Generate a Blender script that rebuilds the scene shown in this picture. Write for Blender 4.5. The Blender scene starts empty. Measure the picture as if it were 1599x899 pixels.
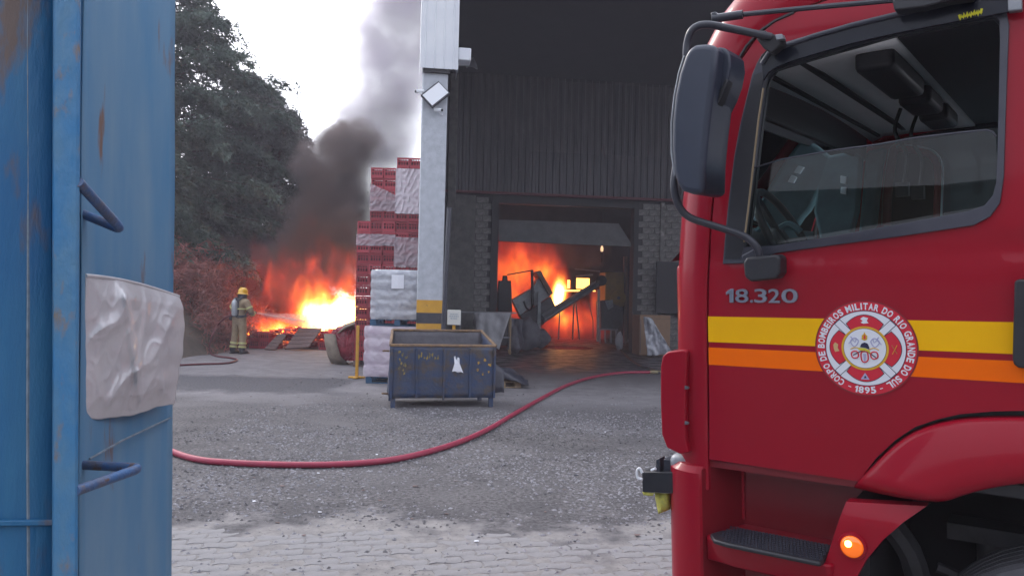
import bpy, bmesh, math, random
import numpy as np
from mathutils import Vector, Matrix, noise
from mathutils.geometry import tessellate_polygon
random.seed(7); rng = np.random.default_rng(7)
sc = bpy.context.scene
R_ = math.radians

# ------------------------------------------------------------------ camera, world, sun, exposure
cam = bpy.data.objects.new('camera', bpy.data.cameras.new('camera'))
sc.collection.objects.link(cam); sc.camera = cam
CAMROT = Matrix.Rotation(R_(90.84), 3, 'X') @ Matrix.Rotation(R_(1.3), 3, 'Z')
CAMPOS = Vector((0, 0, 1.7))
cam.matrix_world = Matrix.Translation(CAMPOS) @ CAMROT.to_4x4()
FL = 1200.0
cam.data.sensor_width = 36; cam.data.lens = FL / 1599 * 36
cam.data.clip_start = 0.05; cam.data.clip_end = 2000

w = bpy.data.worlds.new('World'); sc.world = w; w.use_nodes = True
nt = w.node_tree; nt.nodes.clear()
wo = nt.nodes.new('ShaderNodeOutputWorld'); bg = nt.nodes.new('ShaderNodeBackground')
sky = nt.nodes.new('ShaderNodeTexSky'); sky.sky_type = 'NISHITA'; sky.sun_disc = False
SUN_EL, SUN_AZ = R_(36), R_(-34)      # azimuth from +Y towards +X
sky.sun_elevation = SUN_EL; sky.sun_rotation = SUN_AZ
sky.dust_density = 3
mx = nt.nodes.new('ShaderNodeMix'); mx.data_type = 'RGBA'; mx.inputs[0].default_value = 0.72
mx.inputs[7].default_value = (12.2, 12.6, 14.6, 1)       # pale overcast veil
geo = nt.nodes.new('ShaderNodeTexCoord'); dt = nt.nodes.new('ShaderNodeVectorMath'); dt.operation = 'DOT_PRODUCT'
dt.inputs[1].default_value = (math.sin(SUN_AZ) * math.cos(SUN_EL), math.cos(SUN_AZ) * math.cos(SUN_EL), math.sin(SUN_EL))
lobe = nt.nodes.new('ShaderNodeMapRange'); lobe.interpolation_type = 'SMOOTHSTEP'
for i_, v_ in enumerate((.1, 1.0, .92, 1.75)): lobe.inputs[1 + i_].default_value = v_
veil = nt.nodes.new('ShaderNodeVectorMath'); veil.operation = 'SCALE'; veil.inputs[0].default_value = (11.9, 12.3, 13.9)     # cloud is brightest round the hidden sun
nt.links.new(geo.outputs['Generated'], dt.inputs[0]); nt.links.new(dt.outputs['Value'], lobe.inputs[0]); nt.links.new(lobe.outputs[0], veil.inputs['Scale']); nt.links.new(veil.outputs[0], mx.inputs[7])
nt.links.new(sky.outputs[0], mx.inputs[6]); nt.links.new(mx.outputs[2], bg.inputs[0])
bg.inputs[1].default_value = 0.1
nt.links.new(bg.outputs[0], wo.inputs[0])

sl = bpy.data.lights.new('sun', 'SUN'); sl.energy = 0.9; sl.angle = R_(14); sl.color = (1, .93, .84)
so = bpy.data.objects.new('sun', sl); sc.collection.objects.link(so)
sd = Vector((math.sin(SUN_AZ) * math.cos(SUN_EL), math.cos(SUN_AZ) * math.cos(SUN_EL), math.sin(SUN_EL)))
so.rotation_euler = sd.to_track_quat('Z', 'Y').to_euler()

sc.view_settings.view_transform = 'Standard'; sc.view_settings.look = 'None'
sc.view_settings.exposure = 0.62; sc.view_settings.gamma = 1
cy = sc.cycles
cy.use_denoising = True
cy.max_bounces = 6; cy.diffuse_bounces = 3; cy.glossy_bounces = 3; cy.transmission_bounces = 6
cy.transparent_max_bounces = 12; cy.volume_bounces = 1
cy.volume_step_rate = 1.0; cy.volume_max_steps = 128
cy.sample_clamp_indirect = 6
sc.render.filter_size = 1.7 if hasattr(sc.render, 'filter_size') else 1.5

# ------------------------------------------------------------------ measuring helpers
def ray(px, py):
    return CAMROT @ Vector(((px - 799.5) / FL, -(py - 449.5) / FL, -1))
def at(px, py, Y):
    r = ray(px, py); return CAMPOS + r * (Y / r.y)
def G(px, py, z=0.0):
    r = ray(px, py); return CAMPOS + r * ((z - CAMPOS.z) / r.z)
class Frame:
    def __init__(s, o, X, Y, Z):
        s.m = Matrix((X, Y, Z)).transposed().to_4x4(); s.m.translation = o; s.i = s.m.inverted()
    def on(s, px, py, ax, val):
        o = s.i @ CAMPOS; d = s.i.to_3x3() @ ray(px, py)
        return o + d * ((val - o[ax]) / d[ax])

# ------------------------------------------------------------------ object helpers
def link(o): sc.collection.objects.link(o); return o
def tag(o, label=None, cat=None, group=None, kind=None):
    if label: o['label'] = label
    if cat: o['category'] = cat
    if group: o['group'] = group
    if kind: o['kind'] = kind
    return o
def empty(name, loc=(0, 0, 0), rz=0, label=None, cat=None, group=None, matrix=None):
    o = link(bpy.data.objects.new(name, None))
    if matrix is not None: o.matrix_world = matrix
    else: o.location = loc; o.rotation_euler = (0, 0, rz)
    return tag(o, label, cat, group)
def copy_tree(o, parent=None):
    c = o.copy(); link(c); c.parent = parent
    for ch in KIDS.get(o.name, []): 
        d = copy_tree(ch, c)
    return c
KIDS = {}
def adopt(o, parent):
    if parent is not None:
        o.parent = parent; KIDS.setdefault(parent.name, []).append(o)
    return o

class MB:
    def __init__(s): s.v = []; s.f = []; s.mi = []; s.cur = 0
    def add(s, vs, fs):
        b = len(s.v); s.v += [tuple(v) for v in vs]; s.f += [tuple(i + b for i in f) for f in fs]; s.mi += [s.cur] * len(fs)
        return s
    def box(s, x0, x1, y0, y1, z0, z1, m=None):
        vs = [Vector((x, y, z)) for x in (x0, x1) for y in (y0, y1) for z in (z0, z1)]
        if m is not None: vs = [m @ v for v in vs]
        return s.add(vs, [(0, 1, 3, 2), (4, 6, 7, 5), (0, 4, 5, 1), (2, 3, 7, 6), (0, 2, 6, 4), (1, 5, 7, 3)])
    def bar(s, a, b, w, h, up=(0, 0, 1)):
        a, b = Vector(a), Vector(b); d = (b - a); L = d.length; d.normalize()
        u = Vector(up); x = d.cross(u)
        if x.length < 1e-4: x = d.cross(Vector((1, 0, 0)))
        x.normalize(); z = x.cross(d)
        m = Matrix((x, d, z)).transposed().to_4x4(); m.translation = a
        return s.box(-w / 2, w / 2, 0, L, -h / 2, h / 2, m)
    def tube(s, pts, r, n=10, caps=True):
        pts = [Vector(p) for p in pts]; rr = r if isinstance(r, (list, tuple)) else [r] * len(pts)
        vs = []; prev = None
        for i, p in enumerate(pts):
            d = (pts[min(i + 1, len(pts) - 1)] - pts[max(i - 1, 0)]).normalized()
            if prev is None:
                x = d.orthogonal().normalized()
            else:
                x = (prev - d * prev.dot(d)).normalized()
            prev = x; y = d.cross(x)
            for k in range(n):
                a = 2 * math.pi * k / n; vs.append(p + (x * math.cos(a) + y * math.sin(a)) * rr[i])
        fs = []
        for i in range(len(pts) - 1):
            for k in range(n):
                fs.append((i * n + k, i * n + (k + 1) % n, (i + 1) * n + (k + 1) % n, (i + 1) * n + k))
        if caps: fs += [tuple(range(n))[::-1], tuple((len(pts) - 1) * n + k for k in range(n))]
        return s.add(vs, fs)
    def cyl(s, a, b, r, n=16, r2=None):
        return s.tube([a, b], [r, r if r2 is None else r2], n)
    def lathe(s, prof, n=24, m=None):
        vs = []; fs = []
        for r, z in prof:
            for k in range(n):
                a = 2 * math.pi * k / n; v = Vector((r * math.cos(a), r * math.sin(a), z)); vs.append(m @ v if m is not None else v)
        for i in range(len(prof) - 1):
            for k in range(n): fs.append((i * n + k, i * n + (k + 1) % n, (i + 1) * n + (k + 1) % n, (i + 1) * n + k))
        return s.add(vs, fs)
    def grid(s, P):      # P[i][j] points
        a, b = len(P), len(P[0]); vs = [p for row in P for p in row]
        return s.add(vs, [(i * b + j, i * b + j + 1, (i + 1) * b + j + 1, (i + 1) * b + j) for i in range(a - 1) for j in range(b - 1)])
    def build(s, name, mat, parent=None, smooth=None, bevel=0, seg=2, solid=0, sub=0, loc=None):
        me = bpy.data.meshes.new(name); me.from_pydata(s.v, [], s.f)
        mats = mat if isinstance(mat, (list, tuple)) else [mat]
        for m_ in mats: me.materials.append(m_)
        if len(mats) > 1: me.polygons.foreach_set('material_index', s.mi)
        me.update()
        bm = bmesh.new(); bm.from_mesh(me); bmesh.ops.recalc_face_normals(bm, faces=bm.faces); bm.to_mesh(me); bm.free()
        o = link(bpy.data.objects.new(name, me)); adopt(o, parent)
        if loc is not None: o.location = loc
        if smooth is not None:
            me.polygons.foreach_set('use_smooth', [True] * len(me.polygons)); me.set_sharp_from_angle(angle=R_(smooth))
        if sub:
            md = o.modifiers.new('s', 'SUBSURF'); md.levels = md.render_levels = sub
        if solid:
            md = o.modifiers.new('t', 'SOLIDIFY'); md.thickness = solid; md.offset = -1
        if bevel:
            md = o.modifiers.new('b', 'BEVEL'); md.width = bevel; md.segments = seg; md.limit_method = 'ANGLE'; md.angle_limit = R_(35); md.harden_normals = False
            if smooth is None: me.polygons.foreach_set('use_smooth', [True] * len(me.polygons)); me.set_sharp_from_angle(angle=R_(30))
        return o

def skin_part(outer, holes, fn, inward, thick, maxlen=.07):
    """sheet with holes: outline points (a,b) -> fn(a,b) surface point, thickened along the vector inward; returns MB"""
    loops = [outer] + holes
    tris = tessellate_polygon([[Vector((p[0], p[1], 0)) for p in l] for l in loops])
    flat = [p for l in loops for p in l]
    bm = bmesh.new(); vs = [bm.verts.new((p[0], p[1], 0)) for p in flat]
    for t in tris:
        try: bm.faces.new([vs[i] for i in t])
        except ValueError: pass
    for _ in range(7):
        es = [e for e in bm.edges if e.calc_length() > maxlen]
        if not es: break
        bmesh.ops.subdivide_edges(bm, edges=es, cuts=1)
        bmesh.ops.triangulate(bm, faces=bm.faces)
    bmesh.ops.beautify_fill(bm, faces=bm.faces, edges=[e for e in bm.edges if not e.is_boundary])
    bm.verts.ensure_lookup_table(); n = len(bm.verts)
    for i, v in enumerate(bm.verts): v.index = i
    top = [Vector(fn(v.co.x, v.co.y)) for v in bm.verts]; inw = Vector(inward) * thick
    mb = MB(); fs = [tuple(v.index for v in f.verts) for f in bm.faces]
    fs2 = [tuple(i + n for i in f[::-1]) for f in fs]
    side = [(e.verts[0].index, e.verts[1].index, e.verts[1].index + n, e.verts[0].index + n) for e in bm.edges if e.is_boundary]
    mb.add(top + [p + inw for p in top], fs + fs2 + side); bm.free()
    return mb

def catmull(pts, k=8, closed=False):
    pts = [Vector(p) for p in pts]; out = []; n = len(pts)
    for i in range(n if closed else n - 1):
        p0 = pts[(i - 1) % n] if closed or i > 0 else pts[0]
        p1 = pts[i]; p2 = pts[(i + 1) % n]
        p3 = pts[(i + 2) % n] if closed or i + 2 < n else pts[-1]
        for j in range(k):
            t = j / k
            out.append(.5 * ((2 * p1) + (p2 - p0) * t + (2 * p0 - 5 * p1 + 4 * p2 - p3) * t * t + (-p0 + 3 * p1 - 3 * p2 + p3) * t ** 3))
    if not closed: out.append(pts[-1])
    return out

# ------------------------------------------------------------------ materials
def rgb(c): return (c[0], c[1], c[2], 1)
def mat(name, c1, c2=None, scale=5, rough=.6, metal=0, bump=0, bscale=None, coat=0, detail=6, stretch=(1, 1, 1), lo=.35, hi=.65, spec=.5, c3=None, s3=3, t3=.6, w3=.05, emit=None, alpha=None, trans=0, rvar=0, sss=0):
    m = bpy.data.materials.new(name); m.use_nodes = True; n = m.node_tree.nodes; L = m.node_tree.links
    b = n['Principled BSDF']; b.inputs['Base Color'].default_value = rgb(c1); b.inputs['Roughness'].default_value = rough
    b.inputs['Metallic'].default_value = metal; b.inputs['Coat Weight'].default_value = coat; b.inputs['Coat Roughness'].default_value = .08
    b.inputs['Specular IOR Level'].default_value = spec
    if trans: b.inputs['Transmission Weight'].default_value = trans
    if alpha is not None: b.inputs['Alpha'].default_value = alpha
    tc = n.new('ShaderNodeTexCoord'); mp = n.new('ShaderNodeMapping'); mp.inputs['Scale'].default_value = stretch
    L.new(tc.outputs['Object'], mp.inputs[0])
    def nz(sc_, det=detail):
        t = n.new('ShaderNodeTexNoise'); t.inputs['Scale'].default_value = sc_; t.inputs['Detail'].default_value = det; t.inputs['Roughness'].default_value = .6
        L.new(mp.outputs[0], t.inputs[0]); return t
    def ramp(src, a, b_):
        r = n.new('ShaderNodeMapRange'); r.inputs[1].default_value = a; r.inputs[2].default_value = b_; L.new(src, r.inputs[0]); return r.outputs[0]
    def mix(f, a, b_):
        x = n.new('ShaderNodeMix'); x.data_type = 'RGBA'; L.new(f, x.inputs[0])
        if hasattr(a, 'links') or hasattr(a, 'is_linked'): L.new(a, x.inputs[6])
        else: x.inputs[6].default_value = rgb(a)
        x.inputs[7].default_value = rgb(b_); return x.outputs[2]
    col = None
    if c2 is not None:
        t = nz(scale); col = mix(ramp(t.outputs[0], lo, hi), c1, c2)
        if rvar:
            r = n.new('ShaderNodeMapRange'); r.inputs[3].default_value = rough - rvar; r.inputs[4].default_value = rough + rvar
            L.new(t.outputs[0], r.inputs[0]); L.new(r.outputs[0], b.inputs['Roughness'])
    if c3 is not None:
        t = nz(s3, 8); col = mix(ramp(t.outputs[0], t3, t3 + w3), col if col is not None else c1, c3)
    if col is not None: L.new(col, b.inputs['Base Color'])
    if bump:
        t = nz(bscale or scale * 3); bp = n.new('ShaderNodeBump'); bp.inputs['Strength'].default_value = bump; bp.inputs['Distance'].default_value = .02
        L.new(t.outputs[0], bp.inputs['Height']); L.new(bp.outputs[0], b.inputs['Normal'])
    if emit:
        b.inputs['Emission Color'].default_value = rgb(emit[0]); b.inputs['Emission Strength'].default_value = emit[1]
    return m

M = {}
M['red'] = mat('red_paint', (.29, .0035, .018), (.27, .0035, .016), 1.5, rough=.34, coat=.20, spec=.15, c3=(.28, .014, .03), s3=40, t3=.72, w3=.08)
M['dkred'] = mat('red_plastic_housing', (.22, .005, .015), (.19, .006, .014), 3, rough=.42, coat=.25)
M['black'] = mat('black_plastic', (.014, .015, .020), (.02, .021, .027), 8, rough=.45, bump=.05, bscale=300)
M['rubber'] = mat('window_rubber', (.03, .032, .05), (.045, .047, .065), 8, rough=.42)
M['mirror_shell'] = mat('mirror_shell_plastic', (.026, .033, .055), (.034, .042, .066), 3, rough=.4, bump=.04, bscale=400)
M['acrylic'] = mat('smoked_acrylic', (.006, .008, .016), rough=.22, spec=.25)
M['tube'] = mat('dark_tube', (.035, .037, .05), rough=.32)
M['chrome'] = mat('brushed_chrome', (.30, .33, .42), rough=.28, metal=.9)
M['yellow'] = mat('yellow_stripe', (.84, .45, .003), (.80, .42, .003), 2, rough=.4, spec=.12)
M['orange'] = mat('orange_stripe', (.88, .15, .001), (.84, .14, .001), 2, rough=.4, spec=.12)
M['white'] = mat('white_print', (.68, .70, .76), rough=.4)
M['seal_red'] = mat('seal_red', (.56, .012, .035), rough=.4)
M['gold'] = mat('seal_gold', (.62, .36, .02), rough=.4)
M['navy'] = mat('seal_navy', (.015, .014, .05), rough=.4)
M['lilac'] = mat('seal_lilac', (.36, .36, .55), rough=.4)
M['amber'] = mat('amber_lens', (.85, .16, .004), rough=.12, coat=1, emit=((1, .16, .0), .35))
M['amber_lamp'] = mat('amber_filament', (1, .7, .2), emit=((1, .62, .12), 6))
M['tyre'] = mat('tyre_rubber', (.045, .047, .055), (.07, .07, .08), 12, rough=.75)
M['steel'] = mat('dull_steel', (.22, .23, .26), (.12, .12, .14), 8, rough=.45, metal=.7)
M['gal'] = mat('galvanised_steel', (.30, .32, .35), (.2, .21, .23), 6, rough=.5, metal=.5)
M['headliner'] = mat('headliner_fabric', (.84, .86, .88), (.80, .82, .84), 8, rough=.85)
M['teal'] = mat('dark_teal_upholstery', (.10, .19, .22), (.07, .13, .155), 7, rough=.8, bump=.1)
M['dash'] = mat('dashboard_plastic', (.03, .035, .042), (.045, .05, .06), 9, rough=.5)
M['strap'] = mat('yellow_webbing', (.55, .52, .10), (.4, .38, .1), 60, rough=.8, bump=.3)
M['conc_col'] = mat('column_concrete', (.40, .43, .47), (.50, .53, .58), 7, rough=.9, bump=.35, bscale=40, c3=(.27, .28, .31), s3=16, t3=.62, w3=.12)
M['conc_dark'] = mat('sooty_concrete', (.16, .155, .15), (.10, .10, .10), 5, rough=.9, bump=.2)
M['clad'] = mat('white_sheet_cladding', (.74, .77, .80), (.66, .69, .74), 2, rough=.5)
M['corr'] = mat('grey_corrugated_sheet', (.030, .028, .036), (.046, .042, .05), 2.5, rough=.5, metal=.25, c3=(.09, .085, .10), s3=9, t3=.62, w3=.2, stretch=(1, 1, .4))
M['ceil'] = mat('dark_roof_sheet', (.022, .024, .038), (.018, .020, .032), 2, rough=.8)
M['brick'] = mat('grey_block', (.20, .195, .19), (.12, .115, .115), 6, rough=.95, bump=.5, bscale=40, c3=(.36, .35, .33), s3=4, t3=.52, w3=.2)
M['mortar'] = mat('mortar', (.05, .048, .05), rough=1)
M['dkframe'] = mat('soot_black_frame', (.02, .02, .024), rough=.7)
M['redstrip'] = mat('dark_red_beam', (.10, .012, .02), rough=.7)
M['room'] = mat('soot_wall', (.035, .03, .03), (.02, .018, .018), 2, rough=.95)
M['ypaint'] = mat('yellow_paint', (.62, .33, .03), (.52, .27, .03), 5, rough=.6, c3=(.3, .18, .06), s3=12, t3=.62)
M['bpaint'] = mat('black_paint', (.035, .037, .05), (.06, .06, .07), 5, rough=.7)
M['skip'] = mat('worn_blue_steel', (.022, .055, .14), (.055, .062, .088), 6, rough=.6, metal=.1, bump=.5, bscale=12, c3=(.075, .062, .055), s3=4.2, t3=.50, w3=.12, lo=.3, hi=.7)
M['skip_in'] = mat('dusty_skip_inside', (.13, .125, .14), (.09, .088, .10), 5, rough=.85, bump=.4, bscale=14)
M['rust'] = mat('rusty_rim', (.24, .15, .075), (.13, .085, .06), 14, rough=.85, bump=.4)
M['oldyellow'] = mat('faded_yellow_lettering', (.34, .25, .05), (.12, .11, .07), 22, rough=.8, lo=.42, hi=.58)
M['paper'] = mat('white_paper', (.78, .80, .86), rough=.8)
M['blue'] = mat('blue_container_paint', (.008, .105, .26), (.026, .145, .28), 3.5, rough=.5, metal=.0, bump=.25, bscale=30, c3=(.12, .085, .075), s3=4.5, t3=.545, w3=.10, stretch=(1.4, 1.4, .4))
M['blue2'] = mat('weathered_blue_panel', (.055, .20, .37), (.15, .27, .38), 3.2, rough=.6, stretch=(1.5, 1.5, .35), lo=.3, hi=.7, c3=(.17, .105, .08), s3=5, t3=.605, w3=.07)
M['blue3'] = mat('bright_blue_post', (.022, .175, .40), (.085, .21, .34), 9, rough=.5, bump=.4, bscale=30, c3=(.20, .16, .13), s3=7, t3=.575, w3=.06, stretch=(1, 1, .5))
M['rung'] = mat('worn_blue_grey_rung', (.12, .12, .15), (.05, .14, .32), 18, rough=.5, metal=.2, c3=(.14, .09, .07), s3=25, t3=.6, bump=.3, bscale=90)
M['weld'] = mat('pale_weld_line', (.20, .25, .30), (.12, .16, .2), 30, rough=.8)
M['sack'] = mat('pale_woven_sack', (.58, .57, .58), (.50, .49, .51), 5, rough=.36, bump=.25, bscale=9, coat=.5, c3=(.46, .44, .44), s3=3, t3=.6, w3=.15)
M['ground'] = None
M['crate'] = mat('red_crate_plastic', (.36, .030, .048), (.28, .026, .04), 3, rough=.5)
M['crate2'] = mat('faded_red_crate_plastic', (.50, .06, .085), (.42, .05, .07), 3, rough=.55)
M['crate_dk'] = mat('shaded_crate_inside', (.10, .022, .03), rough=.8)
M['wrap'] = mat('clear_stretch_wrap', (.72, .66, .72), (.58, .52, .58), 8, rough=.25, bump=.6, bscale=12, alpha=.50, stretch=(1, 1, 2.5), coat=.6)
M['wrap_s'] = mat('silvery_wrapped_sacks', (.62, .64, .70), (.36, .38, .44), 7, rough=.28, bump=.9, bscale=9, coat=.4, stretch=(1, 1, 2.2))
M['wrap_p'] = mat('pinkish_wrapped_sacks', (.66, .60, .68), (.50, .42, .50), 5, rough=.35, bump=.6, bscale=10, coat=.3, stretch=(1, 1, 2.5))
M['bluewood'] = mat('blue_pallet_wood', (.03, .09, .19), (.05, .12, .2), 10, rough=.8)
M['wood'] = mat('raw_pallet_wood', (.40, .29, .18), (.30, .21, .13), 10, rough=.85, stretch=(1, 6, 6))
M['greywood'] = mat('weathered_board', (.19, .13, .12), (.13, .09, .085), 12, rough=.9, stretch=(1, 6, 6))
M['tarp'] = mat('beige_carpet_roll', (.27, .22, .17), (.20, .165, .13), 8, rough=.9, bump=.2)
M['redscrap'] = mat('glossy_red_plastic_scrap', (.36, .03, .055), (.20, .02, .035), 9, rough=.3, bump=.4, bscale=20)
M['blackbag'] = mat('black_plastic_sheet', (.025, .027, .04), (.04, .042, .06), 6, rough=.4, bump=.5, bscale=14)
M['cloth'] = mat('grey_white_cloth', (.50, .50, .53), (.40, .40, .43), 5, rough=.8, bump=.4, bscale=10)
M['dkcloth'] = mat('sooty_bag_plastic', (.115, .11, .13), (.07, .068, .085), 5, rough=.6, bump=.6, bscale=10)
M['card'] = mat('brown_cardboard', (.30, .19, .12), (.26, .165, .105), 6, rough=.9)
M['machine'] = mat('sooty_machine_steel', (.075, .075, .085), (.045, .045, .05), 6, rough=.55, metal=.3)
M['machine_l'] = mat('pale_machine_sheet', (.30, .33, .35), (.20, .22, .24), 5, rough=.6, c3=(.08, .08, .08), s3=6, t3=.6, w3=.1)
M['machine_b'] = mat('brown_machine_sheet', (.16, .085, .05), (.10, .06, .04), 5, rough=.6)
M['machine_y'] = mat('dusty_yellow_machine', (.30, .17, .012), (.20, .115, .015), 3, rough=.6)
M['hose'] = mat('red_hose_jacket', (.33, .026, .065), (.27, .024, .055), 16, rough=.5, bump=.15, bscale=80)
M['hose_d'] = mat('dark_red_hose_jacket', (.13, .022, .03), (.09, .02, .025), 16, rough=.6)
M['hose_k'] = mat('black_hose', (.025, .024, .03), rough=.5)
M['brass'] = mat('dull_brass', (.28, .24, .15), rough=.45, metal=.7)
M['khaki'] = mat('tan_turnout_cloth', (.36, .28, .18), (.28, .21, .135), 9, rough=.9, bump=.35, bscale=16)
M['refl'] = mat('lime_reflective_band', (.60, .60, .26), (.5, .5, .24), 20, rough=.5)
M['helmet'] = mat('yellow_helmet', (.80, .44, .01), rough=.3, coat=.8)
M['tank'] = mat('grey_air_cylinder', (.48, .52, .56), rough=.3, metal=.3)
M['skinm'] = mat('skin', (.30, .16, .11), rough=.6)
M['needle'] = mat('conifer_needles', (.036, .066, .050), (.085, .12, .09), 1.1, rough=.8, lo=.4, hi=.6)
M['needle2'] = mat('grey_green_needles', (.06, .07, .058), (.085, .095, .08), 1.1, rough=.8, lo=.4, hi=.6)
M['bark'] = mat('bark', (.07, .055, .045), (.045, .035, .03), 8, rough=1, bump=.5)
M['dry'] = mat('dry_brush_red_glow', (.32, .12, .105), (.18, .075, .066), 2, rough=.8)  # red of the fire glow is painted into the brush colour
M['soil'] = mat('dark_soil_bank', (.10, .078, .062), (.06, .05, .042), 2, rough=1, bump=.8, bscale=8)
M['stone'] = mat('grey_gravel', (.19, .185, .20), (.30, .295, .315), 3, rough=.95)
M['stone_d'] = mat('dark_gravel', (.085, .08, .085), (.13, .125, .13), 3, rough=.95)
M['paver'] = mat('concrete_paver', (.25, .245, .25), (.19, .185, .19), 4, rough=.95, bump=.4, bscale=60, c3=(.14, .13, .13), s3=5, t3=.6, w3=.1)
M['ember'] = mat('burning_plastic', (.2, .02, .01), emit=((1, .20, .02), 10))
M['fire_y'] = mat('white_hot_opening', (1, .6, .2), emit=((1, .50, .10), 2.6))
M['signw'] = mat('cream_sign_board', (.62, .62, .58), rough=.6)
M['signtext'] = mat('faded_sign_print', (.30, .36, .42), rough=.7)
M['lampglass'] = mat('floodlight_glass', (.75, .78, .82), rough=.15, coat=.5)

def glass_mat(name, tint, fac, rough=.0):
    m = bpy.data.materials.new(name); m.use_nodes = True; n = m.node_tree.nodes; L = m.node_tree.links; n.clear()
    o = n.new('ShaderNodeOutputMaterial'); t = n.new('ShaderNodeBsdfTransparent'); t.inputs[0].default_value = rgb(tint)
    g = n.new('ShaderNodeBsdfGlossy'); g.inputs['Roughness'].default_value = rough; f = n.new('ShaderNodeFresnel'); f.inputs[0].default_value = 1.45
    x = n.new('ShaderNodeMixShader'); L.new(f.outputs[0], x.inputs[0]); L.new(t.outputs[0], x.inputs[1]); L.new(g.outputs[0], x.inputs[2]); L.new(x.outputs[0], o.inputs[0])
    return m
M['glass'] = glass_mat('tinted_window_glass', (.50, .60, .62), .1)
M['wglass'] = glass_mat('windscreen_glass', (.80, .86, .86), .1)

# ------------------------------------------------------------------ ground
def ground_material():
    m = bpy.data.materials.new('yard_surface'); m.use_nodes = True; n = m.node_tree.nodes; L = m.node_tree.links; b = n['Principled BSDF']
    tc = n.new('ShaderNodeTexCoord'); sep = n.new('ShaderNodeSeparateXYZ')
    def nz(s, d=5, r=.6):
        t = n.new('ShaderNodeTexNoise'); t.inputs['Scale'].default_value = s; t.inputs['Detail'].default_value = d; t.inputs['Roughness'].default_value = r
        L.new(tc.outputs['Object'], t.inputs[0]); return t.outputs[0]
    def mth(op, a, b_=None, c=None):
        x = n.new('ShaderNodeMath'); x.operation = op
        for i, v in enumerate((a, b_, c)):
            if v is None: continue
            if isinstance(v, (int, float)): x.inputs[i].default_value = v
            else: L.new(v, x.inputs[i])
        return x.outputs[0]
    def rmp(v, a, b_, lo=0, hi=1):
        x = n.new('ShaderNodeMapRange'); x.interpolation_type = 'SMOOTHSTEP'
        for i, q in enumerate((a, b_, lo, hi)): x.inputs[1 + i].default_value = q
        L.new(v, x.inputs[0]); return x.outputs[0]
    def mix(f, a, b_):
        x = n.new('ShaderNodeMix'); x.data_type = 'RGBA'
        if isinstance(f, float): x.inputs[0].default_value = f
        else: L.new(f, x.inputs[0])
        for i, v in ((6, a), (7, b_)):
            if isinstance(v, tuple): x.inputs[i].default_value = rgb(v)
            else: L.new(v, x.inputs[i])
        return x.outputs[2]
    L.new(tc.outputs['Object'], sep.inputs[0])
    big = nz(.55, 5); med = nz(2.2, 6); fine = nz(26, 4, .75); grit = nz(75, 3, .8); mott = nz(7, 5, .7)
    off = mth('MULTIPLY_ADD', big, 3.4, -1.7); off2 = mth('MULTIPLY_ADD', med, 1.6, -.8)
    Y = mth('ADD', sep.outputs[1], mth('ADD', off, off2)); X = mth('ADD', sep.outputs[0], off)
    conc = mix(rmp(med, .3, .7), (.200, .190, .198), (.140, .133, .142))
    conc = mix(rmp(mott, .52, .75), conc, (.105, .10, .106))
    grav = mix(rmp(fine, .38, .62), (.045, .042, .045), (.150, .142, .148))
    grav = mix(rmp(grit, .56, .70), grav, (.235, .225, .235))
    grav = mix(rmp(med, .42, .62), grav, mix(.55, grav, (.055, .053, .058))); grav = mix(rmp(big, .52, .66), grav, mix(.4, grav, (.20, .19, .195)))
    dark = mix(rmp(fine, .3, .7), (.045, .044, .05), (.12, .118, .13))
    sand = mix(rmp(mott, .35, .65), (.245, .232, .225), (.165, .156, .155)); sand = mix(rmp(fine, .58, .66), sand, (.075, .072, .072))
    zA = mth('MULTIPLY', rmp(Y, 5.3, 6.1), rmp(Y, 11.6, 13.2, 1, 0))
    zB = mth('MULTIPLY', mth('MULTIPLY', rmp(mth('ADD', sep.outputs[1], off2), 12.9, 13.7), rmp(mth('ADD', sep.outputs[1], off2), 15.6, 16.1, 1, 0)), rmp(X, -3.4, -2.7, 1, 0))
    col = mix(zA, conc, grav); col = mix(zB, col, dark)
    col = mix(rmp(Y, 5.3, 6.0, 1, 0), col, sand)
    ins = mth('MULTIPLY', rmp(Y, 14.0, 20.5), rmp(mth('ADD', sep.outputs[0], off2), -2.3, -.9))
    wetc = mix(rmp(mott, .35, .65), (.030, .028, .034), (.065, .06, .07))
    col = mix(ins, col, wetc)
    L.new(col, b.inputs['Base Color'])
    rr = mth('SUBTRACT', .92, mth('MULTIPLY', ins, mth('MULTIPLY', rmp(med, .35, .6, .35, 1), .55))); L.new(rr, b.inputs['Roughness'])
    h = mth('ADD', mth('MULTIPLY', fine, 1.0), mth('MULTIPLY', grit, .5)); hs = mth('MULTIPLY', h, mth('MULTIPLY_ADD', mth('ADD', zA, zB), 1.0, .12))
    bp = n.new('ShaderNodeBump'); bp.inputs['Strength'].default_value = .8; bp.inputs['Distance'].default_value = .02
    L.new(hs, bp.inputs['Height']); L.new(bp.outputs[0], b.inputs['Normal'])
    return m
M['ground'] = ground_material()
g = MB()
xs = sorted(set([-600, -200, -60, -30] + [round(-14 + i * .5, 3) for i in range(60)] + [30, 60, 200, 600]))
ys = sorted(set([-60, -20] + [round(-4 + i * .5, 3) for i in range(80)] + [60, 150, 400, 900]))
def gz(x, y):
    if not (-12 < x < 12 and 6.2 < y < 24): return 0.0
    e = min(1, (y - 6.2) / 1.5, (24 - y) / 3)
    return -.012 * e * abs(noise.noise(Vector((x * .35, y * .35, 3))))
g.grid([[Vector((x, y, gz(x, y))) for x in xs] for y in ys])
tag(g.build('ground', M['ground'], smooth=60), kind='structure')

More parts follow.
